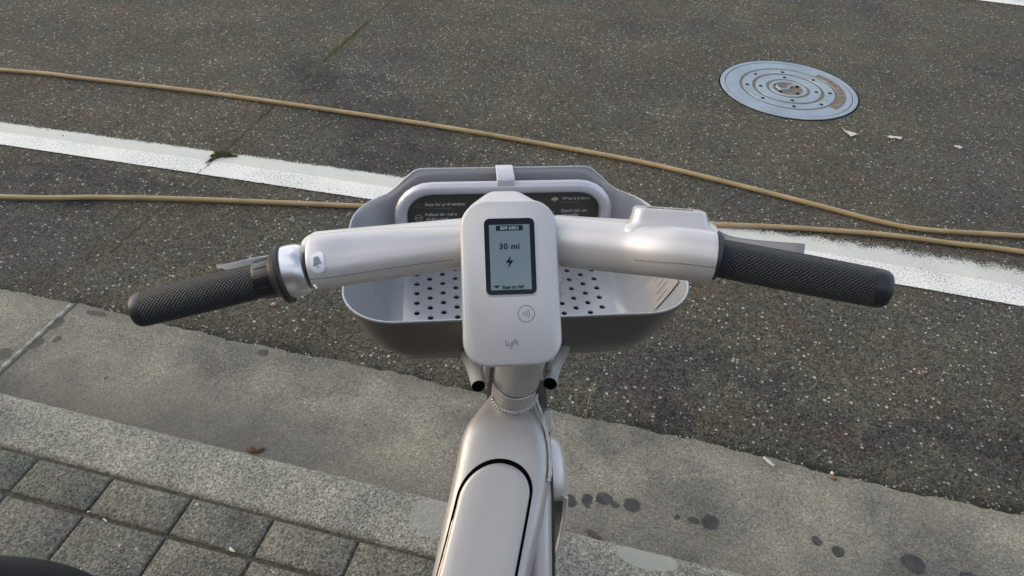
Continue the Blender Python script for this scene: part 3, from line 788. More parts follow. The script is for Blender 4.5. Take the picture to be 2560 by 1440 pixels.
lipslab('shroud_lip', [(1390, 537, .742), (1480, 543, .734), (1570, 548, .722), (1680, 553, .712), (1765, 552, .704), (1788, 562, .700), (1797, 574, .696)],
        [(1390, 566, .722), (1480, 572, .711), (1570, 582, .698), (1680, 592, .684), (1765, 598, .677), (1785, 600, .676), (1793, 598, .677)], right)
# bell sticker on the left shroud
def onbar(path, rad, i0, px, py, d=.0003):
    pass
SF = Fr(at(797, 661, .6795), (LB[-3]-LB[-12]).normalized()*-1, CU)
SF = Fr(at(797, 661, .6792), SF.X, SF.Z.cross(SF.X)*1)
def curved(name, outline_fn, mat, parent, lift, inner=None):
    pass
def wrap2d(name, ol, cpx, lift, mat, parent):
    "flat outline wrapped on the left shroud: x metres along the bar, y metres round it"
    axis0 = LB[-1]; t = (LB[-2]-LB[-1]).normalized(); a, b = frame_of(-t, CU)
    me_o = flat2d(name, Fr(Vector((0, 0, 0)), Vector((1, 0, 0)), Vector((0, 1, 0))), [ol], 0, None, parent)
    me = me_o.data; bm = bmesh.new(); bm.from_mesh(me)
    bmesh.ops.triangulate(bm, faces=bm.faces); bmesh.ops.subdivide_edges(bm, edges=bm.edges, cuts=3, use_grid_fill=True)
    R0 = .0211+lift; up = (CU - t*CU.dot(t)).normalized(); tow = (-CW + t*CW.dot(t)).normalized()
    for v in bm.verts:
        x, y = v.co.x, v.co.y; an = y/R0
        base = axis0 + t*(x+.0) ; v.co = base + (tow*math.cos(an)+up*math.sin(an))*R0
    bm.to_mesh(me); bm.free(); me.materials.append(mat)
    return me_o
wrap2d('bell_sticker', rrect(.0125, .0210, .0061, 8, .0106, .0035), 0, .0004, STICKER, left)
bell = [(-.0038, -.0035), (.0040, -.0012), (.0040, -.0004), (.0030, .0008), (.0024, .0042), (.0008, .0058), (-.0016, .0057), (-.0031, .0042), (-.0029, .0010), (-.0036, -.0016)]
wrap2d('bell_icon', [(x+.0106, y+.0030) for x, y in bell], 0, .0007, mat_simple('bell_icon_ink', (.16, .19, .22), .5), left)
wrap2d('bell_clapper', circ(.0008, 10, .0108, -.0012), 0, .0007, mat_simple('bell_icon_ink', (.16, .19, .22), .5), left)

# ---- left side: bell ring, flange, collar, grip, lever
GA = at(735, 679, .70); GB = at(338, 776, .70); gax = (GB-GA).normalized()
def LL(name, px, py, prof, mat, parent=B, seg=64, sharp=35):
    return lathe(name, at(px, py, .70), gax, prof, mat, parent, seg, CU, True, sharp)
lathe('bar_core', at(790, 666, .70), gax, [(-.004, .0165), (.030, .0165)], BLACKP, B, 32, CU)
br = LL('bell_ring', 754, 672, [(-.0075, .012), (-.0070, .0175), (-.0055, .0212), (-.002, .0233), (.003, .0244), (.010, .0247), (.0165, .0247), (.0172, .0240), (.0172, .012)], SATIN)
LL('bell_thumb_tab', 778, 700, [(0, .0030), (.004, .0038), (.008, .003)], CHROME, br, 16) if False else None
lathe('bell_striker', at(786, 712, .672), (at(792, 726, .672)-at(786, 712, .672)), [(0, .0012), (.001, .0020), (.004, .0020), (.0052, .0010)], CHROME, br, 16)
LL('grip_flange', 712, 684, [(-.0035, .012), (-.0035, .0262), (-.002, .0278), (.0015, .0278), (.003, .0262), (.006, .0215), (.0095, .0192), (.0095, .01)], BLACK)
col = lathe('grip_collar', at(688, 690, .70), gax, [(-.002, .0190), (.0140, .0178), (.0160, .0170), (.0160, .01)], BLACKP, B, 48, CU)
for k_ in range(12):
    an = 2*PI*k_/12; a_, b_ = frame_of(gax, CU); d_ = a_*math.cos(an)+b_*math.sin(an); p0 = at(688, 690, .70)
    sweep('collar_rib', [p0+gax*.001+d_*.0187, p0+gax*.013+d_*.0177], .0007, BLACK, col, 6)
def grip(name, P0, P1, r, parent, mat=GRIP):
    t = (P1-P0); L = t.length; t.normalize(); n = 60; rings = []; ss = []
    prof = []
    for i in range(n+1):
        s = i/n*L; rr_ = r*(1+.03*math.sin(PI*i/n)) ; prof.append((s, rr_))
    prof += [(L+.003, r*.985), (L+.0062, r*.90), (L+.0082, r*.76), (L+.0092, r*.55), (L+.0095, r*.2)]
    a, b = frame_of(t, CU)
    rings = [[P0+t*h+(a*math.cos(2*PI*j/48)+b*math.sin(2*PI*j/48))*q for j in range(48)] for h, q in prof]
    # seam-free uv: duplicate is not needed, 26 whole waves fit the turn
    o = loft(name, rings, mat, parent, True, True, True, 60, uvf=lambda i, j: (2*PI*j/48, prof[i][0]))
    # repair the wrap-around column of the uv map
    ul = o.data.uv_layers[0].data
    for p in o.data.polygons:
        us_ = [ul[l].uv[0] for l in p.loop_indices]
        if max(us_)-min(us_) > PI and len(us_) == 4:
            for l in p.loop_indices:
                if ul[l].uv[0] < 1: ul[l].uv[0] += 2*PI
    for p in o.data.polygons:                                   # smooth rounded end without the pattern
        if all(o.data.vertices[v].index >= (n-1)*48 for v in p.vertices): p.material_index = 0
    return o
SMOOTHG = mat_simple('smooth_grip_rubber', (.012, .015, .019), .48, spec=.45, bump=(700, .0001, .5))
g1 = grip('grip', at(652, 701, .70), at(368, 770, .70), .0163, B)
lathe('grip_end_cap', at(372, 769, .70), gax, [(-.001, .0162), (.0045, .0163), (.0095, .0158), (.0125, .0138), (.0142, .0105), (.0150, .004), (.0150, .0001)], SMOOTHG, g1, 48, CU)
# levers (polished blades behind the grips)
def blade(name, tops, hgt, thick, mat, parent):
    "tops: (px,py,d) along the upper edge; the blade hangs down from it and has real thickness"
    P = catmull([at(*p) for p in tops], 6); n = len(P); rings = []
    for i, p in enumerate(P):
        s = i/(n-1); h = hgt(s); t = P[min(i+1, n-1)]-P[max(i-1, 0)]; t.normalize()
        dn = (-CU + t*CU.dot(t)).normalized(); bk = t.cross(dn); bk = bk if bk.dot(CW) > 0 else -bk
        th = thick*(1 if s < .97 else .7)
        rings.append([p+dn*.0012, p+bk*.001, p+bk*(th-.001), p+bk*th+dn*.001, p+bk*th+dn*(h-.001), p+bk*(th-.001)+dn*h, p+bk*.001+dn*h, p+dn*(h-.0015)])
    return loft(name, rings, mat, parent, sharp=30)
blade('brake_lever', [(790, 640, .722), (720, 636, .735), (660, 639, .74), (610, 649, .74), (570, 658, .738), (541, 660, .735)], lambda s: .0075 if s < .9 else .0060, .010, LEVER, B)

# ---- right side
HA = at(1775, 641, .664); HB = at(2210, 724, .645); hax = (HB-HA).normalized()
lathe('grip_flange', HA, hax, [(-.0035, .012), (-.0035, .0212), (-.0022, .0222), (.0035, .0222), (.005, .0210), (.008, .0190), (.008, .01)], BLACK, B, 64, CU)
g2 = grip('grip', at(1796, 645, .663), at(2182, 718, .646), .0168, B)
lathe('grip_end_cap', at(2178, 717, .646), hax, [(-.001, .0167), (.0055, .0168), (.0105, .0160), (.0135, .0140), (.0152, .0105), (.0160, .004), (.0160, .0001)], SMOOTHG, g2, 48, CU)
blade('brake_lever', [(1760, 560, .705), (1792, 574, .70), (1825, 589, .697), (1870, 597, .695), (1930, 603, .692), (1985, 607, .688), (2013, 609, .685)], lambda s: lerp(.009, .0125, s), .014, LEVER, B)
blade('lever_cable_guard', [(1775, 572, .71), (1800, 583, .705), (1820, 588, .70)], lambda s: .0035, .004, CHROME, right)
# numbered housing on the right shroud
bx = (at(1780, 575, .68)-at(1570, 560, .68)).normalized(); pu = (CU*.975-CW*.22).normalized(); BF = Fr(at(1675, 570, .684), bx, (pu.cross(bx))*-1, None)
BF = Fr(at(1672, 572, .694), bx, CW, pu)
BF.Y = pu.cross(bx).normalized(); BF.Z = pu
def bring(w_, d_, r_, z): return [BF.p(x, y, z) for x, y in rrect(w_, d_, r_, 6)]
hb = loft('number_housing', [bring(.092, .046, .012, -.012), bring(.090, .043, .012, -.002), bring(.0835, .038, .012, .0016), bring(.0715, .032, .010, .0045), bring(.0690, .029, .009, .0085), bring(.0650, .0275, .009, .0165), bring(.0630, .0262, .0085, .0178), bring(.060, .024, .008, .0182)], PAINT, right, sharp=60)
text('housing_number', BF, '809-0855', 0, -.0050, .0184, .0115, mat_simple('number_grey', (.10, .11, .12), .5), hb, 'CENTER', .0006, 1.05, .92)

# ---- steering column, headset, head tube
U1 = GC + AX*.235 + FWD*.0
lathe('steering_column', GC, AX, [(.0030, .0275), (.0036, .0288), (.06, .0290), (.20, .0285), (.235, .024)], PAINT2, B, 56)
lathe('headset_seal', GC, AX, [(-.0030, .0272), (.0034, .0272)], VOID, B, 56)
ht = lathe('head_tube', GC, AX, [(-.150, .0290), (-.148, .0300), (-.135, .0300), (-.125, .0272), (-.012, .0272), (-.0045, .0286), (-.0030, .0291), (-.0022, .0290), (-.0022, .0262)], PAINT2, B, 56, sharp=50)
lathe('headset_ring', GC, AX, [(-.0028, .0268), (-.0022, .0289), (-.0012, .0292), (-.0009, .0285), (-.0009, .0262)], CHROME, ht, 56)

# ---- frame (wide down tube holding the battery)
SEC = [(1224, 1340, 985, .960, .020), (1204, 1349, 1010, .950, .024), (1182, 1358, 1036, .938, .029), (1163, 1366, 1062, .929, .034), (1150, 1374, 1095, .921, .039), (1140, 1379, 1140, .913, .042), (1127, 1378, 1200, .905, .044), (1102, 1358, 1310, .891, .045), (1074, 1328, 1440, .875, .046)]
def secpt(s):
    L_, R_, y, d, h = s
    return at(L_, y, d), at(R_, y, d), h
tops = [at((s[0]+s[1])/2, s[2], s[3]) for s in SEC]; hw = [(at(s[1], s[2], s[3])-at(s[0], s[2], s[3])).length/2 for s in SEC]; hh = [s[4] for s in SEC]
Tdir = (tops[-1]-tops[-3]).normalized()
for k_ in (1, 2, 3): tops.append(tops[8]+Tdir*.13*k_); hw.append(hw[8]-.004*k_); hh.append(.048)
tops = catmull(tops, 5); 
def dens(a):
    out = []
    for i in range(len(a)-1): out += [lerp(a[i], a[i+1], k/5) for k in range(5)]
    return out+[a[-1]]
hw = dens(hw); hh = dens(hh)
LATF = (at(1328, 1440, .875)-at(1074, 1440, .875)).normalized()
FN = (LATF.cross(Tdir)); FN = FN if FN.dot(CW) < 0 else -FN; FN.normalize()
def selt(th, hw_, hh_, p):
    c, s = math.cos(th), math.sin(th); f = (abs(c)**p+abs(s)**p)**(-1/p); return hw_*c*f, hh_*s*f
rings = []
for i, t in enumerate(tops):
    p = lerp(2.2, 4.2, sstep(0, .45, i/len(tops))); c = t-FN*hh[i]
    rings.append([c+LATF*x+FN*y for x, y in (selt(2*PI*(j+.5)/72, hw[i], hh[i], p) for j in range(72))])
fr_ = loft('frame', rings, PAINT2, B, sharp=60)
def topz(x, hw_, hh_, p=4.2):
    q = min(.995, abs(x)/hw_); return hh_*((1-q**p)**(1/p)) - hh_
# straight axis of the tube where the battery door sits
iA = 5*5; PA = tops[30]; 
def onframe(s, x, lift):
    "s metres along the straight tube from its start, x metres sideways"
    P0 = tops[25]; d = s
    # walk the polyline
    i = 25; acc = 0
    if s >= 0:
        while i < len(tops)-2 and acc+(tops[i+1]-tops[i]).length < s: acc += (tops[i+1]-tops[i]).length; i += 1
        q = (s-acc)/(tops[i+1]-tops[i]).length; base = tops[i].lerp(tops[i+1], q); W = lerp(hw[i], hw[i+1], q); H_ = lerp(hh[i], hh[i+1], q)
    else:
        while i > 1 and acc+(tops[i]-tops[i-1]).length < -s: acc += (tops[i]-tops[i-1]).length; i -= 1
        q = (-s-acc)/(tops[i]-tops[i-1]).length; base = tops[i].lerp(tops[i-1], q); W = lerp(hw[i], hw[i-1], q); H_ = lerp(hh[i], hh[i-1], q)
    return base + LATF*x + FN*(topz(x, W, H_, lerp(2.2, 4.2, sstep(0, .45, i/len(tops))))+lift)
S0 = .003                                                        # s of the top of the door
def stad(hwid, s_top, inset, n=28, s_end=.36, flare=.0075):
    out = []
    r = hwid-inset
    for k_ in range(n+1):
        a = PI*k_/n; out.append((s_top+hwid - r*math.sin(a)*1.0, -r*math.cos(a)))
    # long sides
    R_ = [(lerp(s_top+hwid, s_end-inset, q/14), r+flare*q/14) for q in range(1, 15)]
    L_ = [(s, -x) for s, x in R_][::-1]
    return out + R_ + L_
XO = -.0045
def panel(name, hwid, s_top, levels, mat, parent, sharp=30):
    rings_ = [[onframe(s, x+XO, lift) for s, x in stad(hwid, s_top, ins)] for ins, lift in levels]
    # close with a centre line fan: shrink to the mid line in steps
    base = stad(hwid, s_top, levels[-1][0]); lf = levels[-1][1]; cs = [(max(s_top+hwid, s), 0) for s, x in base]
    for q in (.3, .6, .85, 1.0):
        rings_.append([onframe(lerp(s, c[0], q), lerp(x, c[1], q)*1.0+XO, lf) for (s, x), c in zip(base, cs)])
    return loft(name, rings_, mat, parent, False, False, True, sharp)
panel('battery_door_gap', .0452, S0, [(0, .0006)], VOID, fr_)
door = panel('battery_door', .0418, S0+.0058, [(-.0002, -.001), (-.0002, .0012), (.0006, .0026), (.0022, .0036), (.005, .0041)], PAINT2, fr_, 60)
# weld bead where the frame meets the head tube: overlapping ripples
def weld(pts, r, parent, name='weld_bead'):
    P = catmull(pts, 10); vs, fs = [], []
    rings_ = []
    for i, p in enumerate(P):
        t = P[min(i+1, len(P)-1)]-P[max(i-1, 0)]; a, b = frame_of(t, CU)
        q = r*(1+.13*math.sin(i*.9)); rings_.append([p+(a*math.cos(2*PI*j/10)+b*math.sin(2*PI*j/10))*q for j in range(10)])
    return loft(name, rings_, PAINT2, parent, sharp=80)
def hpt(ang, h, r): 
    a_, b_ = frame_of(AX); d_ = (-FWD*math.cos(ang)+LAT*math.sin(ang)); return GC+AX*h+d_*r
weld([hpt(math.radians(a), -.058+.014*(a/75)**2, .0282) for a in range(-75, 80, 10)], .0034, fr_)
weld([at(1337, 992, .948), at(1349, 1025, .945), at(1362, 1062, .937), at(1370, 1098, .931), at(1375, 1140, .924), at(1375, 1185, .917), at(1371, 1205, .915)], .0026, fr_)
# lower rail under the frame
sweep('lower_frame_tube', [at(1330, 1060, 1.02), at(1345, 1240, .985), at(1346, 1440, .955), at(1335, 1440, .955)+Vector((-.02, -.20, -.12))], .0172, PAINT2, B, 28, ref=LAT)
# cable guide tab
tabf = Fr(at(1368, 1052, .98), LAT, CU)
prism('cable_guide', tabf, rrect(.013, .030, .005, 5), -.012, .006, PAINT2, B, .002)

# ---- front fender, mud flap, wheel, fork
RF = .365
def arcpt(deg, r=RF): return HUBF + (FWD*math.cos(math.radians(deg)) + UP*math.sin(math.radians(deg)))*r
rings = []
A_ = [30+2.5*i for i in range(int((112-30)/2.5)+1)]
for a in A_:
    d = (arcpt(a)-HUBF).normalized(); ring_ = []
    shift = LAT*0; wdt = .036; e = 1
    c = arcpt(a)+shift
    prof = []
    for q in range(17):
        th = lerp(-100, 100, q/16); prof.append((wdt*math.sin(math.radians(th*.9)), .020*math.cos(math.radians(th))-.020))
    outer = [c+LAT*x+d*z for x, z in prof]; inner = [c+LAT*x*.94+d*(z-.003) for x, z in reversed(prof)]
    rings.append(outer+inner)
fen = loft('front_fender', rings, PAINT, B, sharp=60)
# rear lobe of the fender: the white cap and the dark flap seen right of the frame
def grid(name, rows, mat, parent, thick, bulge, nx=14):
    rings_ = []
    for (L_, R_, y, d) in rows:
        f_, b_ = [], []
        for q in range(nx+1):
            s = q/nx; px = lerp(L_, R_, s); z = d + bulge*(2*s-1)**4
            f_.append(at(px, y, z)); b_.append(at(px, y, z+thick))
        rings_.append(f_+b_[::-1])
    return loft(name, rings_, mat, parent, sharp=55)
cap_ = grid('fender_cap', [(1250, 1364, 1084, 1.100), (1246, 1380, 1089, 1.085), (1244, 1394, 1096, 1.075), (1242, 1406, 1113, 1.065), (1240, 1414, 1143, 1.058), (1240, 1419, 1175, 1.053), (1240, 1421, 1207, 1.051), (1240, 1420, 1230, 1.052), (1242, 1418, 1247, 1.059), (1246, 1415, 1256, 1.075)], PAINT, fen, .03, .018)
mod = mod_sub(cap_, 1)
flap = grid('mud_flap', [(1266, 1408, 1236, 1.095), (1270, 1406, 1280, 1.097), (1276, 1400, 1320, 1.095), (1284, 1394, 1360, 1.091), (1294, 1386, 1392, 1.087), (1300, 1380, 1398, 1.088)], FLAP, fen, .004, -.006)
sweep('flap_rim', catmull([at(1415, 1243, 1.067), at(1412, 1280, 1.073), at(1404, 1330, 1.079), at(1393, 1375, 1.082), at(1386, 1395, 1.085)], 6), .0035, PAINT, fen, 12)
def ringtube(name, C_, ax, R_, r, mat, parent, n=96, m=16, sx=1.0, rf=None):
    a, b = frame_of(ax, UP); rings_ = []
    for i in range(n):
        th = 2*PI*i/n; d = a*math.cos(th)+b*math.sin(th)
        rings_.append([C_+d*(R_+r*math.cos(2*PI*j/m)*sx*(rf(i, j) if rf else 1))+ax*r*math.sin(2*PI*j/m) for j in range(m)])
    vs = [v for q in rings_ for v in q]; fs = []
    for i in range(n):
        for j in range(m):
            fs.append((i*m+j, i*m+(j+1) % m, ((i+1) % n)*m+(j+1) % m, ((i+1) % n)*m+j))
    return mesh(name, vs, fs, mat, parent, True, 60)
TYRE = mat_simple('tyre_rubber', (.020, .021, .022), .62, spec=.35, bump=(160, .0006, .4), var=.15, scale=20)
def wheel(C_, ax, parent, R_=.33, tyre_mat=TYRE, spokes=28):
    rim = ringtube('rim', C_, ax, R_-.040, .011, mat_simple('dark_rim', (.05, .05, .055), .4, .6), parent)
    ringtube('tyre', C_, ax, R_-.024, .024, tyre_mat, rim, rf=lambda i, j: 1.0+(.02 if (i*3+j*2) % 4 == 0 and j in (13, 14, 15, 0, 1, 2, 3) else 0), n=180)
    hub = lathe('hub', C_-ax*.045, ax, [(0, .012), (.004, .030), (.012, .032), (.020, .020), (.070, .020), (.078, .032), (.086, .030), (.090, .012)], mat_simple('hub_metal', (.08, .08, .09), .35, .8), rim, 32)
    a, b = frame_of(ax, UP)
    for k_ in range(spokes):
        th = 2*PI*k_/spokes; s = 1 if k_ % 2 else -1; th2 = th+.35*(1 if k_ % 4 < 2 else -1)
        p0 = C_+ax*.033*s+(a*math.cos(th2)+b*math.sin(th2))*.029; p1 = C_+(a*math.cos(th)+b*math.sin(th))*(R_-.048)
        sweep('spoke', [p0, p1], .0011, CHROME, rim, 5)
    return rim
fork_c = GC-AX*.15
fork = sweep('fork', [fork_c-LAT*.034-AX*.01, fork_c+LAT*.040-AX*.01], .016, PAINT2, B, 20)
for sgn in (-1, 1):
    sweep('fork_leg', [fork_c+LAT*(.036*sgn+.004)-AX*.01, fork_c+LAT*(.038*sgn+.010)-AX*.12, HUBF+LAT*.058*sgn+UP*.02, HUBF+LAT*.055*sgn-UP*.012], [.016, .015, .012, .010], PAINT2, fork, 20)
wheel(HUBF, LAT, B)
# rear of the bicycle, behind and below the camera
gdir = Vector((Tdir.x, Tdir.y, 0)).normalized()
latR = Vector((-gdir.y, gdir.x, 0)); 
HUBR = Vector((GC.x, GC.y, 0))+gdir*1.0; HUBR.z = .45
BB = tops[-1]-FN*.04
wheel(HUBR, latR, B)
rings = []
for a in [10+5*i for i in range(31)]:
    d = -gdir*math.cos(math.radians(a))+UP*math.sin(math.radians(a)); c = HUBR+d*.362
    prof = [(.034*math.sin(math.radians(t_)), .016*math.cos(math.radians(t_))-.016) for t_ in range(-90, 91, 15)]
    rings.append([c+latR*x+d*z for x, z in prof]+[c+latR*x*.93+d*(z-.003) for x, z in reversed(prof)])
loft('rear_fender', rings, PAINT, B, sharp=60)
sweep('bottom_bracket', [BB-latR*.045, BB+latR*.045], .030, PAINT2, B, 28)
for sgn in (-1, 1):
    sweep('chain_stay', [BB+latR*.03*sgn, HUBR+latR*.065*sgn], .011, PAINT2, B, 16)
    cr_ = sweep('crank_arm', [BB+latR*.075*sgn, BB+latR*.09*sgn+(gdir*.10-UP*.13 if sgn > 0 else -gdir*.10+UP*.13)], .010, BLACKP, B, 12)
    pe = BB+latR*.12*sgn+(gdir*.10-UP*.13 if sgn > 0 else -gdir*.10+UP*.13)
    prism('pedal', Fr(pe, latR, gdir), rrect(.095, .075, .012), -.010, .010, BLACKP, cr_, .003)
ST = BB+gdir*.16+UP*.42
sweep('seat_tube', [BB, ST], .019, PAINT2, B, 24)
sp_ = sweep('seat_post', [ST-UP*.02, ST+gdir*.04+UP*.09], .0145, CHROME, B, 20)
sc_ = ST+gdir*.05+UP*.11; rings = []
for i in range(15):
    s = i/14; c = sc_-gdir*lerp(.12, -.13, s); wd = lerp(.018, .085, sstep(.25, .85, s))*(1-.5*(max(0, s-.85)/.15)**2)*(.6 if i == 0 else 1); th = lerp(.016, .026, s)
    rings.append([c+latR*wd*math.cos(2*PI*j/24)+UP*th*(math.sin(2*PI*j/24) if math.sin(2*PI*j/24) < 0 else .7*math.sin(2*PI*j/24)) for j in range(24)])
loft('saddle', rings, BLACK, B, sharp=60)
sweep('kickstand', [BB-latR*.05, BB+gdir*.08+latR*(-.14)-UP*(BB.z-.125)], .009, BLACKP, B, 12)

# ---- basket
NB = Vector((0, .67077, 0)) - Vector((.000515, 0, 0)); BO = NB + LAT*.0165
BK = Fr(BO, LAT, FWD, UP)                                        # x lateral, y forward, z height above road
def plan(hwid, b0, b1, rn, rfar, n=10):
    out = []
    for sx, far, a0 in ((1, 1, 0), (-1, 1, 90), (-1, 0, 180), (1, 0, 270)):
        r = rfar if far else rn; cxx = sx*(hwid-r); cyy = b1-r if far else b0+r
        for k_ in range(n+1):
            a = math.radians(a0+90*k_/n); out.append((cxx+r*math.cos(a), cyy+r*math.sin(a)))
    # resample the straight runs
    res = []
    for i, p in enumerate(out):
        q = out[(i+1) % len(out)]; L_ = math.hypot(q[0]-p[0], q[1]-p[1]); m = max(1, int(L_/.008)); m = 1 if L_ < .03 else m
        res.append((p, q, m))
    return res
def planpts(hwid, b0, b1, rn, rfar, cnt):
    pts = []
    for p, q, m in plan(hwid, b0, b1, rn, rfar):
        m = cnt.pop(0) if cnt else m
        for k_ in range(m): pts.append((lerp(p[0], q[0], k_/m), lerp(p[1], q[1], k_/m)))
    return pts
CNT = [m for _, _, m in plan(.217, 0, .280, .062, .085)]
def rimz(x, y):
    return .930 + .036*sstep(.172, .118, abs(x))*sstep(.20, .26, y)
rimp = planpts(.214, 0, .280, .062, .085, list(CNT)); flo = planpts(.173, .030, .262, .045, .05, list(CNT))
levels = []
for q, (zz, ins) in enumerate([(.832, .024), (.8335, .013), (.838, .0050), (.845, 0.0)]):
    levels.append([(x*(1-ins/.168), .146+(y-.146)*(1-ins/.12), zz) for x, y in flo])
for q in (.15, .3, .45, .6, .75, .9, 1.0):
    levels.append([(lerp(f_[0], r_[0], q**.62), lerp(f_[1], r_[1], q**.7), lerp(.845, rimz(*r_), q)) for f_, r_ in zip(flo, rimp)])
inner = [[BK.p(*v) for v in L_] for L_ in levels]
outl = []
for i, L_ in enumerate(levels):
    o_ = []
    for j, (x, y, z) in enumerate(L_):
        a = L_[j-1]; b = L_[(j+1) % len(L_)]; dx, dy = b[0]-a[0], b[1]-a[1]; q = math.hypot(dx, dy) or 1
        th = .0028; o_.append(BK.p(x+dy/q*th, y-dx/q*th, z-(.0035 if i < 3 else .001)))
    outl.append(o_)
rimo = []
for k_, (t_, up_) in enumerate(((.0004, .0008), (.0014, .0012), (.0024, .0008))):
    o_ = []
    L_ = levels[-1]
    for j, (x, y, z) in enumerate(L_):
        a = L_[j-1]; b = L_[(j+1) % len(L_)]; dx, dy = b[0]-a[0], b[1]-a[1]; q = math.hypot(dx, dy) or 1
        o_.append(BK.p(x+dy/q*t_, y-dx/q*t_, z+up_))
    rimo.append(o_)
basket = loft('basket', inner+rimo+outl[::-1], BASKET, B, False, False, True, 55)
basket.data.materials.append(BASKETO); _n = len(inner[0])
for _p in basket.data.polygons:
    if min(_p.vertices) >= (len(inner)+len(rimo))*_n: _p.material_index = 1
tray = [[BK.p(x*k_, .146+(y-.146)*k_, z) for x, y in flo] for k_, z in ((.84, .8285), (.84, .820), (.82, .816))]
loft('under_tray', tray, BLACKP, basket, True, True)
# perforated floor
fl = [(v[0], v[1]) for v in levels[0]]
holes = []
for k_ in range(-8, 9):
    b = .102 + (0 if k_ % 2 else .0106)
    while b < .226:
        if abs(k_*.0185) < .143: holes.append(circ(.0041, 16, k_*.0185, b))
        b += .0211
for sx in (-1, 1):
    for dx, dy in ((0, 0), (.0045, .0035), (.0045, -.0035)): holes.append(circ(.0013, 8, sx*(.0835-dx*1.0), .190+dy))
def flo_out(): return fl
flat2d('basket_floor', BK, [fl]+holes, .8312, BASKET, basket, ext=.0013)
# rack loop: one bent tube round the sign panel, down the front wall, back under the floor to the head tube
a_, b_ = .149, .250
lp = [(-a_, b_-.004, .832), (-a_, b_-.004, .87)] + [(-a_+.045-.045*math.cos(math.radians(t_)), b_, .908+.045*math.sin(math.radians(t_))) for t_ in range(0, 91, 15)]
lp = lp + [(-x, y, z) for x, y, z in reversed(lp)]
rack = sweep('rack_loop', [BK.p(*v) for v in lp], .0090, RACK, B, 20, ref=FWD)
for sgn, pts in ((-1, [(1160, 850, 1.00), (1168, 885, .955), (1182, 920, .905), (1192, 950, .880), (1196, 966, .868)]), (1, [(1418, 850, 1.00), (1404, 882, .955), (1388, 915, .905), (1378, 946, .880), (1375, 960, .868)])):
    P = catmull([BK.p(a_*sgn, b_-.004, .832), BK.p(a_*sgn*.93, .215, .812), BK.p(.10*sgn, .11, .810)]+[at(*p) for p in pts], 8)
    tb = sweep('rack_tube_end', P, .0080, PAINT2, B, 24, cap=False)
    e = P[-1]; d = (P[-1]-P[-2]).normalized()
    lathe('tube_opening', e-d*.006, d, [(0, .0066), (.0064, .0066), (.0066, .0058)], VOID, tb, 24)
# clamp brackets beside the head tube
for sgn in (-1, 1):
    c = GC+LAT*.036*sgn+FWD*.010+AX*.02
    prism('rack_bracket', Fr(c, FWD, AX), rrect(.030, .060, .006), -.003, .003, PAINT2, B, .001)
# sign panel inside the loop
PN = Fr(BK.p(0, .2565, 0), LAT, UP, LAT.cross(UP))               # z towards the rider (-FWD)
PN.Z = -FWD
sign = prism('rules_panel', PN, rr(-.140, .140, .838, .944, .030, 8), -.001, .001, PLATE, B)
def ptx(name, s, x, y, size, mat=INK, bold=.0001): return text(name, PN, s, x-.018, y, .0014, size, mat, sign, 'LEFT', bold)
def rot_fr(): pass
ptx('sign_text', 'Stop for pedestrians', -.0965, .9205, .0070, INK, .00022)
ptx('sign_small_text', 'Yield at crossings and walks', -.0965, .9150, .0034, INK2)
ptx('sign_text', 'Follow the rules', -.0965, .9030, .0070, INK, .00022)
ptx('sign_text', 'of the road', -.0955, .8950, .0070, INK, .00022)
ptx('sign_small_text', 'Obey signs and signals', -.0955, .8895, .0034, INK2)
ptx('sign_text', 'Wear a helmet', .1025, .9265, .0066, INK, .00022)
ptx('sign_small_text', 'Protect your head', .1025, .9215, .0032, INK2)
ptx('sign_text', "Don't ride on", .1025, .9050, .0070, INK, .00022)
ptx('sign_text', 'sidewalks', .1025, .8975, .0070, INK, .00022)
ptx('sign_small_text', 'Ride in bike lanes or on streets', .1025, .8920, .0034, INK2)
tri = lambda k, cx, cy: [(cx-.0052*k, cy-.0042*k), (cx+.0052*k, cy-.0042*k), (cx, cy+.0050*k)]
flat2d('triangle_icon', PN, [tri(1, -.1245, .9215), tri(.82, -.1245, .9214)], .0012, INK2, sign)
flat2d('walker_icon', PN, [circ(.0008, 8, -.1245, .9232), ], .0012, INK2, sign)
flat2d('stop_icon', PN, [circ(.0058, 8, -.1240, .8995), circ(.0049, 8, -.1240, .8995)], .0012, INK, sign)
text('stop_icon_text', PN, 'STOP', -.1240, .8985, .0014, .0032, INK, sign, 'CENTER', .0001)
hel = [(-.0050, -.0008), (.0052, -.0008), (.0048, .0025), (.0022, .0045), (-.0018, .0046), (-.0044, .0025)]
flat2d('helmet_icon', PN, [[(x+.0735, y+.9265) for x, y in hel]], .0012, INK, sign)
flat2d('helmet_strap_icon', PN, [stroke([(.0715, .9257), (.0730, .9222), (.0752, .9257)], .0004)], .0012, INK, sign)
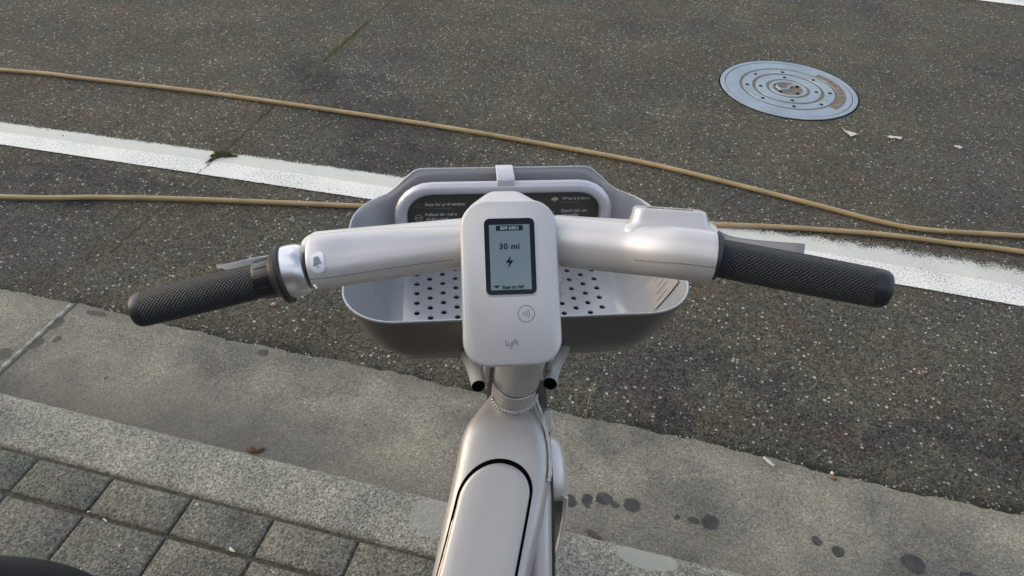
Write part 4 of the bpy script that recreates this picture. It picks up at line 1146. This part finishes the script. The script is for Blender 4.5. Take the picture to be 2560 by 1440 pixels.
wk = [[(.0722, .9030), (.0730, .8985), (.0712, .8950), (.0698, .8925)], [(.0730, .8985), (.0745, .8958), (.0748, .8930)], [(.0708, .9000), (.0724, .9022), (.0748, .9000)], [(.0695, .8918), (.0790, .8918)]]
for s in wk: flat2d('walker_icon', PN, [stroke(s, .0006)], .0012, INK, sign)
flat2d('walker_icon', PN, [circ(.0012, 10, .0728, .9050)], .0012, INK, sign)
# clip over the rim joining rack and basket wall
CF = Fr(BK.p(.001, 0, 0), FWD, UP, LAT.cross(UP)); CF.Z = LAT
clip_ol = [(.243, .938), (.243, .962), (.246, .968), (.252, .9705), (.280, .9712), (.285, .9685), (.286, .950), (.2835, .950), (.2825, .9668), (.256, .9668), (.2535, .962), (.2535, .938)]
CF.O = BK.p(.0, 0, 0)
clip = prism('rim_clip', CF, clip_ol, -.0125, .0125, RACK, B, .0012, 30)
# faded sticker on the right inner wall
def wallpt(t, s):     # t fraction along the right side, s height fraction
    x = lerp(.173, .214, s**.62)-.0020; return BK.p(x-.0004, lerp(.06, .22, t), lerp(.845, .93, s))
STK = mat_simple('brown_decal', (.31, .295, .28), .35)
gv, gf = [], []
for i in range(7):
    for j in range(7): gv.append(wallpt(lerp(.10, .42, i/6)-.05*(j/6), lerp(.25, .88, j/6)))
for i in range(6):
    for j in range(6): a = i*7+j; gf.append((a, a+7, a+8, a+1))
st_ = mesh('warning_decal', gv, gf, STK, basket)
for q in range(4):
    t0 = .15+.065*q; p0 = wallpt(t0, .35+.04*q)-LAT*.0006; p1 = wallpt(t0-.02, .62+.05*(q % 2))-LAT*.0006
    sweep('decal_line', [p0, p1], .0008, mat_simple('decal_line_print', (.40, .38, .35), .5), st_, 5)

# ================================================================== neighbouring bicycle, only its wheel reaches the picture
al = .5707; wd_ = Vector((math.cos(al), math.sin(al), 0)); wax = Vector((-math.sin(al), math.cos(al), 0))
WC = Vector((-.7898, .40684, .40))
NBK = thing('parked_bicycle', (WC.x, WC.y, .12), 'neighbouring bicycle at the lower left corner, only the top of its black tyre showing', 'bicycle')
wheel(WC, wax, NBK, .28)
sweep('fork_leg', [WC+wax*.06, WC+wax*.05+UP*.0-wd_*.02], .012, BLACKP, NBK, 12)
